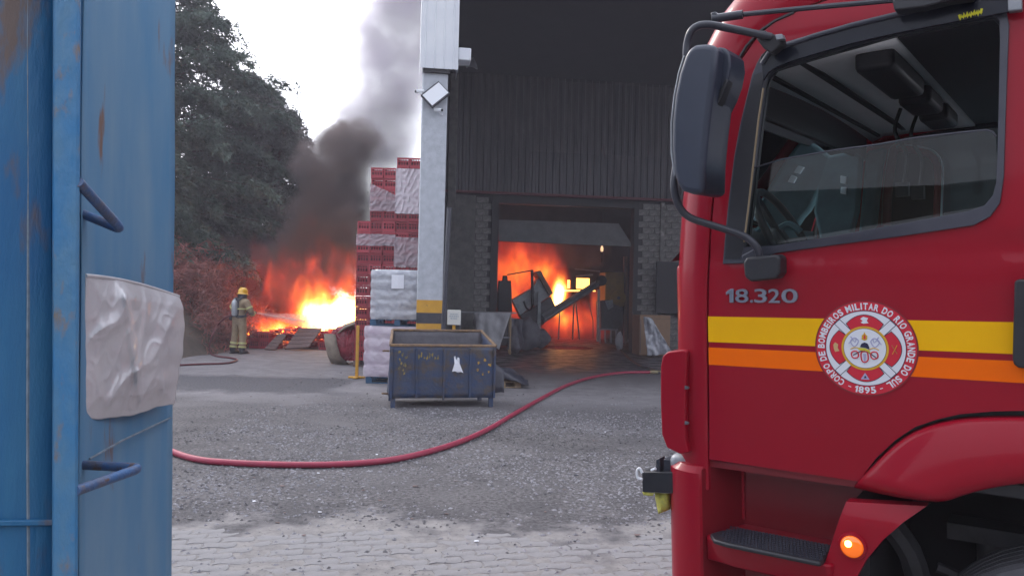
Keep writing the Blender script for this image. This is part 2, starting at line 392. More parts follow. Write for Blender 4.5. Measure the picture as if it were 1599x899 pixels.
# gravel: thousands of small stones, uncountable
def stones(name, n, xr, yr, keep, mt, smin, smax, label):
    base = np.array([(1, 0, 0), (-1, 0, 0), (0, 1, 0), (0, -1, 0), (0, 0, 1), (0, 0, -1)], float)
    fs = np.array([(0, 2, 4), (2, 1, 4), (1, 3, 4), (3, 0, 4), (2, 0, 5), (1, 2, 5), (3, 1, 5), (0, 3, 5)])
    V = []; F = []; k = 0
    while k < n:
        x = rng.uniform(*xr); y = yr[0] * (yr[1] / yr[0]) ** rng.random()
        if rng.random() > keep(x, y): continue
        s = smin + (smax - smin) * rng.random() ** 3
        a = rng.uniform(0, 6.28); sc_ = np.array([s * rng.uniform(.7, 1.5), s * rng.uniform(.6, 1.1), s * rng.uniform(.4, .75)])
        p = base * sc_ * rng.uniform(.75, 1.2, (6, 3)); c, s_ = math.cos(a), math.sin(a)
        q = np.stack([p[:, 0] * c - p[:, 1] * s_ + x, p[:, 0] * s_ + p[:, 1] * c + y, p[:, 2] + sc_[2] * .45 - .004], 1)
        V.append(q); F.append(fs + 6 * k); k += 1
    me = bpy.data.meshes.new(name); me.from_pydata(np.concatenate(V).tolist(), [], np.concatenate(F).tolist()); me.materials.append(mt)
    o = link(bpy.data.objects.new(name, me)); return tag(o, label, 'gravel', kind='stuff')
def kA(x, y):
    v = noise.noise(Vector((x * .7, y * .7, 0))) * 1.2 + .4
    return (1 if 5.9 < y < 11.8 else .22) * (.25 + v)
stones('gravel', 15000, (-3.7, 2.4), (4.5, 13), kA, M['stone'], .006, .021, 'loose grey gravel strewn over the yard in front of the hose')
def kB(x, y):
    v = noise.noise(Vector((x * .9 + 5, y * .9, 2))) * .5 + .5
    return v * v * v * 2.6 * (1 if 5.7 < y < 12 else .12)
stones('dark_gravel', 9000, (-4.2, 2.4), (4.5, 17), kB, M['stone_d'], .006, .022, 'darker loose gravel in drifts across the yard')

# paving of interlocking blocks at the near edge
pv = tag(empty('paving', (0, 0, 0)), kind='structure')
pm = bpy.data.meshes.new('paver')
def paver_mesh():
    L_, W_ = .216, .108; g_ = .004; z = .012
    out = []
    top = [(-.5, .5), (-.25, .5 + .17), (.0, .5), (.25, .5 - .17), (.5, .5)]
    pts = [(x * (L_ - g_), y * W_ - g_ / 2) for x, y in top]
    right = [(.5 * (L_ - g_) + .014, .0)]
    bot = [(x * (L_ - g_), (y - 1) * W_ + g_ / 2) for x, y in top][::-1]
    left = [(-.5 * (L_ - g_) + .014, .0)]
    loop = pts + right + bot + left; n = len(loop)
    c = .004; cx_ = 0; cy_ = 0
    vs = [Vector((x, y, -.02)) for x, y in loop] + [Vector((x, y, z - c)) for x, y in loop] + [Vector((x * .965, y * .94, z)) for x, y in loop]
    fs = [tuple(range(2 * n, 3 * n))]
    for r in (0, 1):
        fs += [(r * n + i, r * n + (i + 1) % n, (r + 1) * n + (i + 1) % n, (r + 1) * n + i) for i in range(n)]
    return vs, fs
vs, fs = paver_mesh(); pm.from_pydata(vs, [], fs); pm.materials.append(M['paver']); pm.update()
bmx = bmesh.new(); bmx.from_mesh(pm); bmesh.ops.recalc_face_normals(bmx, faces=bmx.faces); bmx.to_mesh(pm); bmx.free()
cnt = 0; extra = MB()
pr = Matrix.Rotation(R_(14), 3, 'Z')
cand = []
for j in range(-22, 22):
    for i in range(-30, 30):
        p = pr @ Vector((i * .222 + (j % 2) * .111, j * .113, 0)) + Vector((-.4, 5.0, 0))
        if -2.55 < p.x < 1.45 and 3.6 < p.y < 5.85 + .35 * noise.noise(Vector((p.x * 1.1, 0, 7))): cand.append(p)
cand.sort(key=lambda p: abs(p.y - 5.15) + max(0, abs(p.x + .55) - 1.9) * 3)
for k, p in enumerate(cand):
    zz = -.0085 + random.uniform(-.003, .0015) - .03 * max(0, p.y - 5.42 + .25 * noise.noise(Vector((p.x * 1.3, p.y * 1.3, 2)))) - .012 * max(0, noise.noise(Vector((p.x * 2.2, p.y * 2.2, 9))))
    if k < 295:
        o = link(bpy.data.objects.new('paver', pm)); adopt(o, pv); o.location = (p.x, p.y, zz); o.rotation_euler = (random.uniform(-.015, .015), random.uniform(-.015, .015), R_(14) + random.uniform(-.01, .01))
    else:
        mm = Matrix.Translation((p.x, p.y, zz)) @ Matrix.Rotation(R_(14), 4, 'Z'); extra.add([mm @ v for v in vs], fs)
e = extra.build('paver', M['paver'], pv); tag(e, kind='stuff')

# ------------------------------------------------------------------ dirt bank on the left
def bank_h(x, y):
    t = max(0, (-8.35 - x) - .25 * max(0, 20 - y) * 0 + .35 * noise.noise(Vector((x * .5, y * .5, 1))))
    t *= 1 if y > 17 else max(0, (y - 12) / 5)
    return 2.4 * (1 - math.exp(-t * .55)) + .18 * noise.noise(Vector((x * 1.6, y * 1.6, 4))) * min(1, t)
hb = MB(); hb.grid([[Vector((x, y, bank_h(x, y) - .03)) for x in np.arange(-30, -7.4, .3)] for y in np.arange(11, 45, .3)])
tag(hb.build('hillside', M['soil'], smooth=50), kind='structure')

# added wooded rise, unseen behind the camera, darkens reflections in glass and paint
hb = MB(); hb.grid([[Vector((x, y, max(-.03, 9.5 * (1 - math.exp(-max(0, -y - 14) / 7)) * (1 + .3 * noise.noise(Vector((x * .07, y * .05, 0)))) + 1.2 * noise.noise(Vector((x * .3, y * .3, 2))) * min(1, max(0, -y - 14) / 5)))) for x in np.arange(-70, 71, 2.5)] for y in np.arange(-58, -11, 1.6)])
tag(hb.build('hillside', mat('added_dark_slope', (.035, .045, .028), (.06, .055, .04), .6, rough=1), smooth=60), kind='structure')

# ------------------------------------------------------------------ conifers and brush
def leaves_mesh(name, clumps, mt, parent, blades=46, L=.21, W=.032, droop=.35):
    """clumps: list of (centre, outward dir, size)"""
    V = []; k = 0
    for c, d, s in clumps:
        c = np.array(c); d = np.array(d, float); d /= np.linalg.norm(d) + 1e-9
        n = int(blades * (.8 + .6 * rng.random()))
        t = rng.random(n) ** .7
        side = np.cross(d, [0, 0, 1.]); side /= np.linalg.norm(side) + 1e-9
        base = c + d * (t[:, None] - .5) * s * 1.5 + side * rng.normal(0, .30, (n, 1)) * s * (1.1 - t[:, None]) + np.array([0, 0, 1.]) * (rng.normal(0, .13, (n, 1)) * s - droop * s * (t[:, None] ** 2))
        dr = d * .8 + rng.normal(0, .55, (n, 3)); dr[:, 2] -= .35; dr /= np.linalg.norm(dr, axis=1)[:, None]
        sd_ = np.cross(dr, rng.normal(0, 1, (n, 3))); sd_ /= np.linalg.norm(sd_, axis=1)[:, None] + 1e-9
        l = L * rng.uniform(.6, 1.3, (n, 1)); w_ = W * rng.uniform(.6, 1.4, (n, 1))
        V.append(np.stack([base - sd_ * w_, base + sd_ * w_, base + dr * l], 1).reshape(-1, 3)); k += n
    V = np.concatenate(V); F = np.arange(3 * k).reshape(-1, 3)
    me = bpy.data.meshes.new(name); me.from_pydata(V.tolist(), [], F.tolist()); me.materials.append(mt)
    o = link(bpy.data.objects.new(name, me)); adopt(o, parent); return o
def conifer(x, y, h, r, label, mt, nb=46, top=.9, seed=1, z0=0, low=.12, cap=9):
    global rng
    rng = np.random.default_rng(seed); rnd = random.Random(seed)
    root = empty('conifer_tree', (0, 0, 0), label=label, cat='tree', group='conifers behind the fire')
    tr = MB(); pts = [(x + .1 * math.sin(i), y, z0 + h * .96 * i / 8) for i in range(9)]
    tr.tube(pts, [.3 * (1 - i / 9) + .03 for i in range(9)], 9); tr.build('trunk', M['bark'], root, smooth=60)
    lb = MB(); cl = []
    nL = int(h * 11)
    for i in range(nL):
        t = low + (1 - low) * (i + rnd.random()) / nL; z = z0 + h * t
        rad = min(cap, r * min(1, (1 - t) ** .62 * 1.18)) * rnd.uniform(.72, 1.08) + .15
        a = i * 2.4 + rnd.uniform(-.3, .3)
        d = Vector((math.cos(a), math.sin(a), 0)); lift = rnd.uniform(-.10, .32)
        p0 = Vector((x, y, z)); p2 = p0 + d * rad + Vector((0, 0, rad * (lift - .12))); p1 = p0 + d * rad * .5 + Vector((0, 0, rad * .5 * lift + .1))
        lb.tube([p0, p1, p2], [.05, .03, .012], 5)
        for q in range(int(3 + rad * 2.6)):
            u = .3 + .75 * (q + rnd.random()) / (3 + rad * 2.6)
            b = p0.lerp(p1, u * 2) if u < .5 else p1.lerp(p2, min(1.1, (u - .5) * 2))
            sw = rnd.uniform(-.7, .7) * (1.15 - u)
            dd = Matrix.Rotation(sw * 1.2, 3, 'Z') @ d
            c = b + dd.cross(Vector((0, 0, 1))) * rnd.uniform(-.5, .5) * (1.15 - u) * rad * .5 + Vector((0, 0, rnd.uniform(-.25, .15)))
            cl.append((tuple(c), (dd.x, dd.y, rnd.uniform(-.35, .1)), rnd.uniform(.5, .95)))
    lb.build('limb', M['bark'], root)
    leaves_mesh('crown', cl, mt, root, nb)
    return root
conifer(-13.4, 28.5, 13.6, 6.9, 'tall dark green conifer rising behind the blue container, largest of the trees', M['needle'], 84, seed=3, z0=0.6, low=.05, cap=5.0)
conifer(-9.5, 31.0, 8.7, 2.7, 'shorter grey green conifer whose tip meets the smoke column', M['needle2'], 84, seed=5, z0=.5, low=.02)
conifer(-12.4, 24.2, 8.3, 2.3, 'low bushy conifer just right of the blue container edge, nearest of the trees', M['needle'], 90, seed=9, z0=1.4, low=.02)
conifer(-11.4, 33.0, 10.6, 4.0, 'greyish conifer between the tallest tree and the smoke', M['needle2'], 84, seed=15, z0=.5, low=.05)
conifer(-19.5, 30.0, 13.0, 4.8, 'dark conifer farthest left, hidden mostly by the blue container', M['needle'], 40, seed=12, z0=1.5, low=.1)
rng = np.random.default_rng(4)
# dry brush on the bank, tinted with painted fire glow
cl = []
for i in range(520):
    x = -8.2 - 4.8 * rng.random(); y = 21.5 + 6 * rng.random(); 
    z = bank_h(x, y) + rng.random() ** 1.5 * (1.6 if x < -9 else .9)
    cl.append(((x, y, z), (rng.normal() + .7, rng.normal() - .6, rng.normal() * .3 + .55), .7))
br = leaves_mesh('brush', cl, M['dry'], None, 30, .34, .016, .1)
tag(br, 'dry brush coloured red by painted fire glow, covering the dirt bank behind the firefighter', 'brush', kind='stuff')

# ------------------------------------------------------------------ warehouse
BA = R_(8)
B0 = at(651.5, 470, 14.4); B0.z = 0
B = Frame(B0, Vector((math.cos(BA), math.sin(BA), 0)), Vector((-math.sin(BA), math.cos(BA), 0)), Vector((0, 0, 1)))
bl = empty('warehouse', matrix=B.m, label='dark open-fronted warehouse with white clad concrete column and corrugated wall above a burning doorway', cat='warehouse')
YB = 10.55                                   # back wall, local y
def bx(px, py, y=YB): return B.on(px, py, 1, y)
# column
c = MB()
CW = .475
rows = []
c.box(0, CW, 0, .5, 0, 6.4); 
c.build('column', M['conc_col'], bl, bevel=.02)
zb = [.0, .2, .4, .6, .8, 1.0, 1.21, 1.41, 1.65]
for i in range(len(zb) - 1):
    q = MB(); q.box(-.004, CW + .004, -.004, .504, zb[i], zb[i + 1] - .0005)
    q.build('painted_band', M['ypaint'] if (len(zb) - 2 - i) % 2 == 0 else M['bpaint'], bl)
# white sheet cladding box with ribs
q = MB(); x0, x1, y0 = -.055, .655, -.09
zt, zl = 9.6, bx(680, 107, -.09).z
ribs = []; n = 4
prof = []
W = x1 - x0
for i in range(n):
    a = x0 + W * i / n; s = W / n
    prof += [(a, 0), (a + s * .42, 0), (a + s * .47, .022), (a + s * .53, .022), (a + s * .58, 0)]
prof += [(x1, 0)]
q.grid([[Vector((x, y0 - y, z)) for x, y in prof] for z in (zl, zt)])
q.grid([[Vector((x, y, z)) for y in (y0, .62)] for x, z in ((x0, zl), (x0, zt))]); q.grid([[Vector((x1, y, z)) for y in (y0, .62)] for z in (zl, zt)])
q.build('cladding', M['clad'], bl)
for zz in (zl + .02,):
    q = MB(); q.box(x0 + .06, x1 - .15, -.07, .03, zl - .07, zl - .002); q.build('flashing', M['dkframe'], bl)
p = bx(712, 84, -.03); q = MB(); q.box(.657, .90, -.05, .3, p.z - .12, p.z + .12); q.build('gutter_box', M['clad'], bl, bevel=.02)
# pilaster behind on the back wall, back wall of blocks
pl, pr_ = bx(699.5, 300, YB - .4).x, bx(712, 300, YB - .4).x
q = MB(); q.box(pl, pr_, YB - .4, YB - .02, 0, 8.9); q.build('pilaster', M['conc_dark'], bl, bevel=.01)
dl, dr_ = bx(776, 450).x, bx(987, 450).x
zlin = bx(880, 311).z
zc = zlin + .10
wl, wr = .41, 21.8
def wall(x0, x1, z0, z1, y=YB):
    q = MB(); q.box(x0, x1, y, y + .25, z0, z1); return q.build('wall', M['mortar'], bl)
wall(wl, dl, 0, zlin); wall(dr_, wr, 0, zlin); wall(wl, wr, zlin + .001, 9.2)
bmsh = bpy.data.meshes.new('brick'); t_ = MB(); t_.box(-.195, .195, -.03, .03, -.093, .093); bmsh.from_pydata(t_.v, [], t_.f); bmsh.materials.append(M['brick'])
nb = 0
def brick_field(xa, xb, zmax):
    global nb
    r = 0; z = .1
    while z < zmax - .09 and nb < 298:
        x = xa + (.2 if r % 2 == 0 else 0)
        while x < xb + .08:
            if nb < 298:
                o = link(bpy.data.objects.new('brick', bmsh)); adopt(o, bl)
                o.location = (x, YB + random.uniform(-.018, .004), z); o.rotation_euler = (0, 0, random.uniform(-.02, .02)); nb += 1
            x += .405
        z += .201; r += 1
brick_field(bx(742, 400).x, dl - .26, zlin); brick_field(dr_ + .32, dr_ + 2.0, zlin)
q = MB()
q.box(pr_, bx(741, 400).x, YB - .06, YB, 0, zlin); q.build('plaster_panel', M['conc_dark'], bl)
pp = bx(1029, 400).x
q = MB(); q.box(pp, pp + .13, YB - .12, YB - .03, 0, zlin); q.build('rain_pipe', M['brick'], bl)
# door frame
for xa, xb in ((dl - .24, dl), (dr_, dr_ + .16)):
    q = MB(); q.box(xa, xb, YB - .09, YB + .3, 0, zlin); q.build('door_jamb', M['dkframe'], bl)
q = MB(); q.box(wl, wr, YB - .30, YB - .12, zc - .06, zc + .02); q.build('red_beam', M['redstrip'], bl)
q = MB(); q.box(dl - .24, dr_ + .16, YB - .085, YB + .3, zlin - .22, zlin - .002); q.build('door_head', M['dkframe'], bl)
# corrugated sheets, each its own part
zA, zC = zc + .02, 9.05
rowsz = [zA, bx(880, 238).z, bx(880, 128).z, zC]
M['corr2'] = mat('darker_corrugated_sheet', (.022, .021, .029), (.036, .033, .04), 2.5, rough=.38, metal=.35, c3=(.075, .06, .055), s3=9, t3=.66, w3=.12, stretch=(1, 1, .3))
nS = 13; wS = (12.0) / nS; pit = .235
sheet = {}
for ri in range(3):
    z0_, z1_ = rowsz[ri], rowsz[ri + 1]
    for k in range(nS):
        xa = pr_ - .35 + k * wS; xb = xa + wS
        P0 = []; x = xa
        nn = 4
        for i in range(nn):
            s = wS / nn; a = xa + i * s
            P0 += [(a, 0), (a + s * .30, 0), (a + s * .42, .034), (a + s * .80, .034), (a + s * .92, 0)]
        P0 += [(xb, 0)]
        dy = .012 * (ri + 1) + .003 * (k % 2); tl = random.uniform(-.01, .01)
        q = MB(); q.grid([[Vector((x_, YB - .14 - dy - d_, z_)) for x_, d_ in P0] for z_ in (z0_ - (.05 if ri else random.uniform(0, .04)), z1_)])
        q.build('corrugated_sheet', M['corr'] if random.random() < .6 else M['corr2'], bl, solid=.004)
# roof, side and outer walls
q = MB(); q.grid([[Vector((x, y, z)) for x in (.27, 22)] for y, z in ((-.6, 9.6), (YB + .3, 9.0))]); q.build('roof', M['ceil'], bl, solid=-.08)
q = MB(); q.box(.30, .40, .55, YB - .0, 0, 9.05); q.build('side_wall', M['ceil'], bl)
q = MB(); q.box(21.8, 22, 0, YB + .3, 0, 9.4); q.build('side_wall', M['ceil'], bl)
# workshop behind the doorway
rx0, rx1 = dl - 1.2, dr_ + 3.5; YR = YB + 9
q = MB(); q.box(rx0 - .2, rx0, YB + .26, YR, 0, 7); q.build('inner_wall', M['room'], bl)
q = MB(); q.box(rx1, rx1 + .2, YB + .26, YR, 0, 7); q.build('inner_wall', M['room'], bl)
q = MB(); q.box(rx0 - .2, rx1 + .2, YR, YR + .2, 0, 7); q.build('inner_wall', M['room'], bl)
q = MB(); q.box(rx0 - .2, rx1 + .2, YB + .26, YR + .2, 7, 7.15); q.build('inner_ceiling', M['room'], bl)
# half-raised door leaf hanging in the opening
a = bx(779, 343, YB + .5); b = bx(966, 349, YB + .5); c_ = bx(989, 385, YB + .2); d_ = bx(779, 376, YB + .2)
q = MB(); q.add([a, b, c_, d_], [(0, 1, 2, 3)]); q.build('raised_door_leaf', mat('grey_door_leaf', (.15, .15, .155), (.11, .11, .115), 3, rough=.8), bl, solid=.04)
# side sheets closing the corner right of the doorway: dark low screen
a = bx(1026, 408, YB - .5); q = MB(); q.box(a.x, a.x + 2.6, YB - .5, YB - .42, 1.35, a.z); q.build('dark_screen', M['dkframe'], bl)

# things fixed on the column: floodlight, cameras, horn
fl = B.on(680, 147, 1, -.14)
mm = Matrix.Translation(fl) @ Matrix.Rotation(R_(-12), 4, 'X') @ Matrix.Rotation(R_(47), 4, 'Y')
root = empty('floodlight', matrix=B.m @ mm, label='white faced rectangular floodlight tilted on the concrete column under the white cladding', cat='floodlight')
q = MB(); q.box(-.165, .165, 0, .07, -.225, .225); q.build('housing', M['bpaint'], root, bevel=.012)
q = MB(); q.box(-.135, .135, -.006, -.001, -.205, .205); q.build('lens', M['lampglass'], root)
q = MB(); q.box(-.05, .05, .07, .13, -.05, .05); q.build('bracket', M['bpaint'], root)
def seccam(px, py, label, rz):
    p = B.on(px, py, 1, -.12); r = empty('security_camera', matrix=B.m @ Matrix.Translation(p) @ Matrix.Rotation(rz, 4, 'Z'), label=label, cat='camera', group='white cameras on the column')
    q = MB(); q.cyl((-.085, 0, .012), (.07, 0, -.012), .036, 14); q.build('camera_body', M['clad'], r, smooth=40)
    q = MB(); q.cyl((.072, 0, -.012), (.085, 0, -.014), .026, 12); q.build('camera_lens', M['black'], r, smooth=40)
    q = MB(); q.tube([(0, 0, -.02), (0, .06, -.07), (0, .12, -.06)], .014, 8); q.build('bracket', M['clad'], r, smooth=50)
seccam(655, 143, 'small white camera left of the tilted floodlight on the column edge', R_(200))
seccam(685, 172, 'small white camera just below the tilted floodlight', R_(-40))
p = B.on(737, 101, 1, 4.0)
root = empty('horn_speaker', matrix=B.m @ Matrix.Translation(p), label='grey horn loudspeaker on the dark wall right of the white cladding', cat='loudspeaker')
q = MB(); q.lathe([(.03, -.16), (.035, -.06), (.07, 0), (.15, .07), (.155, .08), (.14, .075), (.06, .0)], 18, Matrix.Rotation(R_(65), 4, 'Y')); q.build('horn', M['gal'], root, smooth=60)
q = MB(); q.bar((-.08, 0, -.02), (-.35, .05, -.04), .03, .03); q.bar((-.35, .05, -.2), (-.35, .05, .12), .05, .05); q.build('bracket', M['gal'], root)
# leaning pipe beside the column
q = MB(); a = at(701.5, 327, 14.05); b = at(692, 522, 14.0); b2 = b + (b - a) * ((b.z - .0) / (a.z - b.z)); q.cyl(b2, a, .045, 14); q.cyl(a, a + Vector((.0, 0, .03)), .05, 14)
tag(q.build('pipe', M['tube'], smooth=40), 'tall dark pipe leaning upright against the right side of the concrete column', 'pipe')

# ------------------------------------------------------------------ red bottle crates
def crate_mesh(name, m):
    q = MB(); W, D, H = .30, .40, .252; t = .014
    for sx in (0, 1):
        for sy in (0, 1):
            q.box(sx * (W - .03), sx * (W - .03) + .03, sy * (D - .03), sy * (D - .03) + .03, 0, H)
    def side(x0, x1, y0, y1, horiz):
        q.box(x0, x1, y0, y1, H - .045, H); q.box(x0, x1, y0, y1, 0, .075); q.box(x0, x1, y0, y1, .145, .165)
        n = 4
        for i in range(n - 1):
            u = (i + 1) / n
            if horiz: c = x0 + (x1 - x0) * u; q.box(c - .012, c + .012, y0 + .001, y1 - .001, .07, H - .04)
            else: c = y0 + (y1 - y0) * u; q.box(x0 + .001, x1 - .001, c - .012, c + .012, .07, H - .04)
    side(.03, W - .03, .002, t, True); side(.03, W - .03, D - t, D - .002, True)
    side(.002, t, .03, D - .03, False); side(W - t, W - .002, .03, D - .03, False)
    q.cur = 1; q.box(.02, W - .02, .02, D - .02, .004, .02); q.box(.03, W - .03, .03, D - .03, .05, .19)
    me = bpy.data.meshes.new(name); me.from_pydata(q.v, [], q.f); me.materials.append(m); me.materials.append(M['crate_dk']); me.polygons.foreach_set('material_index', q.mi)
    return me
cm1, cm2 = crate_mesh('bottle_crate', M['crate']), crate_mesh('bottle_crate', M['crate2'])
ORD = ['first', 'second', 'third', 'fourth', 'fifth', 'sixth', 'seventh', 'eighth', 'ninth', 'tenth', 'eleventh', 'twelfth', 'thirteenth', 'fourteenth', 'fifteenth', 'sixteenth', 'seventeenth', 'eighteenth', 'nineteenth', 'twentieth']
def crate(x, y, z, rz, label, group, me=None, tilt=0):
    o = link(bpy.data.objects.new('bottle_crate', me or cm1)); o.location = (x, y, z); o.rotation_euler = (tilt, 0, rz)
    return tag(o, label, 'crate', group)
YC = 18.5; xr = at(656, 400, YC).x; CWd = .306; CH = .2585
tops = [13, 18, 18, 19, 19]; cols = ['leftmost', 'second-left', 'middle', 'second-right', 'rightmost']
x0s = [xr - CWd * (5 - k) for k in range(5)]
for k in range(5):
    for j in range(tops[k]):
        up = tops[k] - 1 - j
        crate(x0s[k] + random.uniform(-.006, .006) + .006 * math.sin(j * .7 + k // 2), YC + random.uniform(-.02, .02), .15 + j * CH, random.uniform(-.02, .02),
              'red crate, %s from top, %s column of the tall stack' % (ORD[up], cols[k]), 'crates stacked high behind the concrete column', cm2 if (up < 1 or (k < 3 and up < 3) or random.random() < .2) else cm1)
def pallet(name_lbl, x, y, z, rz, w, d, m, cat='pallet', group='pallets in the yard'):
    r = empty('pallet', (x, y, z), rz, name_lbl, cat, group)
    for i in range(3):
        q = MB(); q.box(0, w, (d - .1) * i / 2, (d - .1) * i / 2 + .1, 0, .018); q.build('bottom_board', m, r)
        for j in range(3):
            q = MB(); q.box((w - .12) * j / 2, (w - .12) * j / 2 + .12, (d - .1) * i / 2 + .001, (d - .1) * i / 2 + .099, .019, .105); q.build('block', m, r)
    n = 7
    for i in range(n):
        q = MB(); q.box((w - .1) * i / (n - 1), (w - .1) * i / (n - 1) + .1, 0, d, .106, .126); q.build('top_board', m, r)
    return r
pallet('dark pallet under the tall stack of red crates', x0s[0] - .02, YC - .02, 0.005, 0, 1.58, 1.0, M['greywood'])
# stretch wrap around parts of the stack
def wrap(k0, k1, pxy0, pxy1, label, skew=0, mt=None, push=.035):
    za = at(640, pxy0, YC).z; zb_ = at(640, pxy1, YC).z
    xa = x0s[k0] - .012; xb = x0s[k1] + CWd + .012; q = MB(); P = []
    n, mrows = 70, 26
    path = [(xa, YC + .40)] + [(xa - .012, YC + .39 - .39 * i / 6) for i in range(7)] + [(xa + (xb - xa) * i / n, YC - push) for i in range(n + 1)] + [(xb + .01, YC + .02), (xb + .01, YC + .4)]
    for r in range(mrows + 1):
        t = r / mrows; row = []
        for i, (x, y) in enumerate(path):
            u = (x - xa) / (xb - xa); z = zb_ + (za - zb_) * t + skew * (.5 - u) * (1 if t > .5 else .25) * t
            z += .02 * noise.noise(Vector((x * 6, t * 2, k0)))
            d = .014 * noise.noise(Vector((x * 9 + z * 5, z * 14 - x * 6, k0 * 3 + 1))) - .020 * max(0, 1 - 3 * abs(noise.noise(Vector((x * 4 + z * 2.5, z * 6 - x * 4, k0 * 3 + 7))))) ** 2
            row.append(Vector((x, y + d, z)))
        P.append(row)
    q.grid(P); tag(q.build('stretch_wrap', mt or M['wrap'], smooth=60), label, 'wrap', 'plastic wrap on the crate stack')
wrap(3, 4, 264, 334, 'whitish plastic wrap round the top of the right hand crate columns', mt=mat('white_stretch_wrap', (.90, .84, .90), (.80, .68, .76), 6, rough=.35, bump=.4, bscale=12, alpha=.82, coat=.5, stretch=(1, 1, 2.5)))
wrap(1, 2, 297, 331, 'crumpled grey plastic wrap sagging across the middle crate columns', skew=.28)
wrap(3, 4, 371, 417, 'pinkish plastic wrap on the right hand crate columns above the silver sacks')
wrap(0, 2, 367, 385, 'narrow band of plastic wrap round the left hand crate columns')

# ------------------------------------------------------------------ pallet loads of wrapped sacks
def sack(q, x0, x1, y0, y1, z0, z1, seed, rnd=.05, amp=.018):
    n, m_ = 18, 10; cx_, cy_, cz = (x0 + x1) / 2, (y0 + y1) / 2, (z0 + z1) / 2; P = []
    for i in range(m_ + 1):
        ph = -math.pi / 2 + math.pi * i / m_; row = []
        for j in range(2 * n + 1):
            a = math.pi * j / n; e = .22
            cpx, spx = math.cos(a), math.sin(a); cz_ = math.cos(ph)
            X = math.copysign(abs(cpx) ** e, cpx) * abs(cz_) ** .09; Yv = math.copysign(abs(spx) ** e, spx) * abs(cz_) ** .09; Z = math.copysign(abs(math.sin(ph)) ** .6, math.sin(ph))
            p = Vector((cx_ + X * (x1 - x0) / 2, cy_ + Yv * (y1 - y0) / 2, cz + Z * (z1 - z0) / 2))
            d = noise.noise(p * 5 + Vector((seed, 0, 0))) * amp + noise.noise(Vector((p.x * 22, p.y * 22, p.z * 9)) + Vector((0, seed, 0))) * amp * .9
            p += Vector((X, Yv, 0)) * d * 1.4
            row.append(p)
        P.append(row)
    q.grid(P)
M['film'] = mat('silvery_film', (.66, .68, .73), (.42, .44, .5), 5, rough=.22, alpha=.72, coat=.6, stretch=(1, 1, 2), bump=.4, bscale=14)
M['film_p'] = mat('pale_pink_film', (.76, .70, .78), (.60, .50, .60), 4, rough=.3, alpha=.6, coat=.4, stretch=(1, 1, 2.5), bump=.3, bscale=14)
def load(x, y, z, w, d, h, layers, m, label, rz=0, film=None, seed_=1):
    r = empty('wrapped_sacks', (x, y, z), rz, label, 'sacks', 'wrapped pallet loads left of the column')
    hh = h / layers
    for i in range(layers):
        for k in range(1):
            q = MB(); s = random.uniform(-.025, .025)
            xa, xb = s, w + s * .5
            sack(q, xa, xb, random.uniform(-.02, .02), d, i * hh - .012, (i + 1) * hh + .012, i * 7 + k * 3)
            q.build('sack', m, r, smooth=60)
    # creased film wrapped round the load
    q = MB(); path = [(-.02, d * .6)] + [(-.03, d * (.5 - .5 * i / 5)) for i in range(6)] + [(w * i / 34, -.035) for i in range(35)] + [(w + .03, d * i / 5) for i in range(6)]
    rows = []
    for k in range(29):
        z = h * k / 28; row = []
        for i, (x_, y_) in enumerate(path):
            pz = Vector((x_ * 4 + seed_, z * 7 + x_ * 3, seed_)); c_ = 1 - abs(noise.noise(pz)) * 2.2; c2 = 1 - abs(noise.noise(pz * 2.3 + Vector((0, 4, 0)))) * 2
            bul = .022 * abs(math.sin(math.pi * z / hh)) ** .6
            row.append(Vector((x_ - (.0 if 0 < x_ < w else bul * (1 if x_ <= 0 else -1)), y_ - (bul + .022 * max(0, c_) ** 3 + .010 * max(0, c2) ** 2 - .008 if y_ < 0 else 0), z + .03 * noise.noise(Vector((x_ * 3, seed_, 0))) * (1 if 0 < k < 28 else .6))))
        rows.append(row)
    q.grid(rows); q.build('wrap_film', film, r, smooth=70)
    return r
xa = at(571, 590, 15.0).x
pallet('blue pallet on the ground under the lower pinkish sacks', xa, 15.0, 0.004, 0, 1.02, 1.0, M['bluewood'])
load(xa - .005, 15.0, .135, 1.02, 1.0, .985, 4, M['wrap_p'], 'lower load of pinkish white wrapped sacks on a blue pallet', film=M['film_p'], seed_=3)
xb_ = at(581, 500, 15.0).x
pallet('blue pallet between the two loads of wrapped sacks', xb_ - .04, 15.0, 1.125, 0, 1.06, 1.0, M['bluewood'])
r = load(xb_, 15.02, 1.255, .95, .96, .96, 5, M['wrap_s'], 'upper load of silvery plastic wrapped sacks on a blue pallet', film=M['film'], seed_=8)
q = MB(); P = [[Vector((.37 + .24 * u, -.085 - .01 * math.sin(u * 5), .60 + .27 * v)) for u in (0, .5, 1)] for v in (0, .5, 1)]; q.grid(P); q.build('paper_label', M['paper'], r)

# yellow post stand
p = G(557, 590); root = empty('post_stand', p, 0, 'thin yellow post on a flat base standing left of the wrapped sacks', 'post')
q = MB(); h = at(563, 508, p.y).z; q.box(-.03, .03, -.03, .03, .03, h); q.build('pole', M['ypaint'], root, bevel=.006)
q = MB(); q.box(-.17, .17, -.05, .05, 0, .035); q.box(-.05, .05, -.17, .17, 0.001, .034); q.build('base', M['ypaint'], root, bevel=.008)

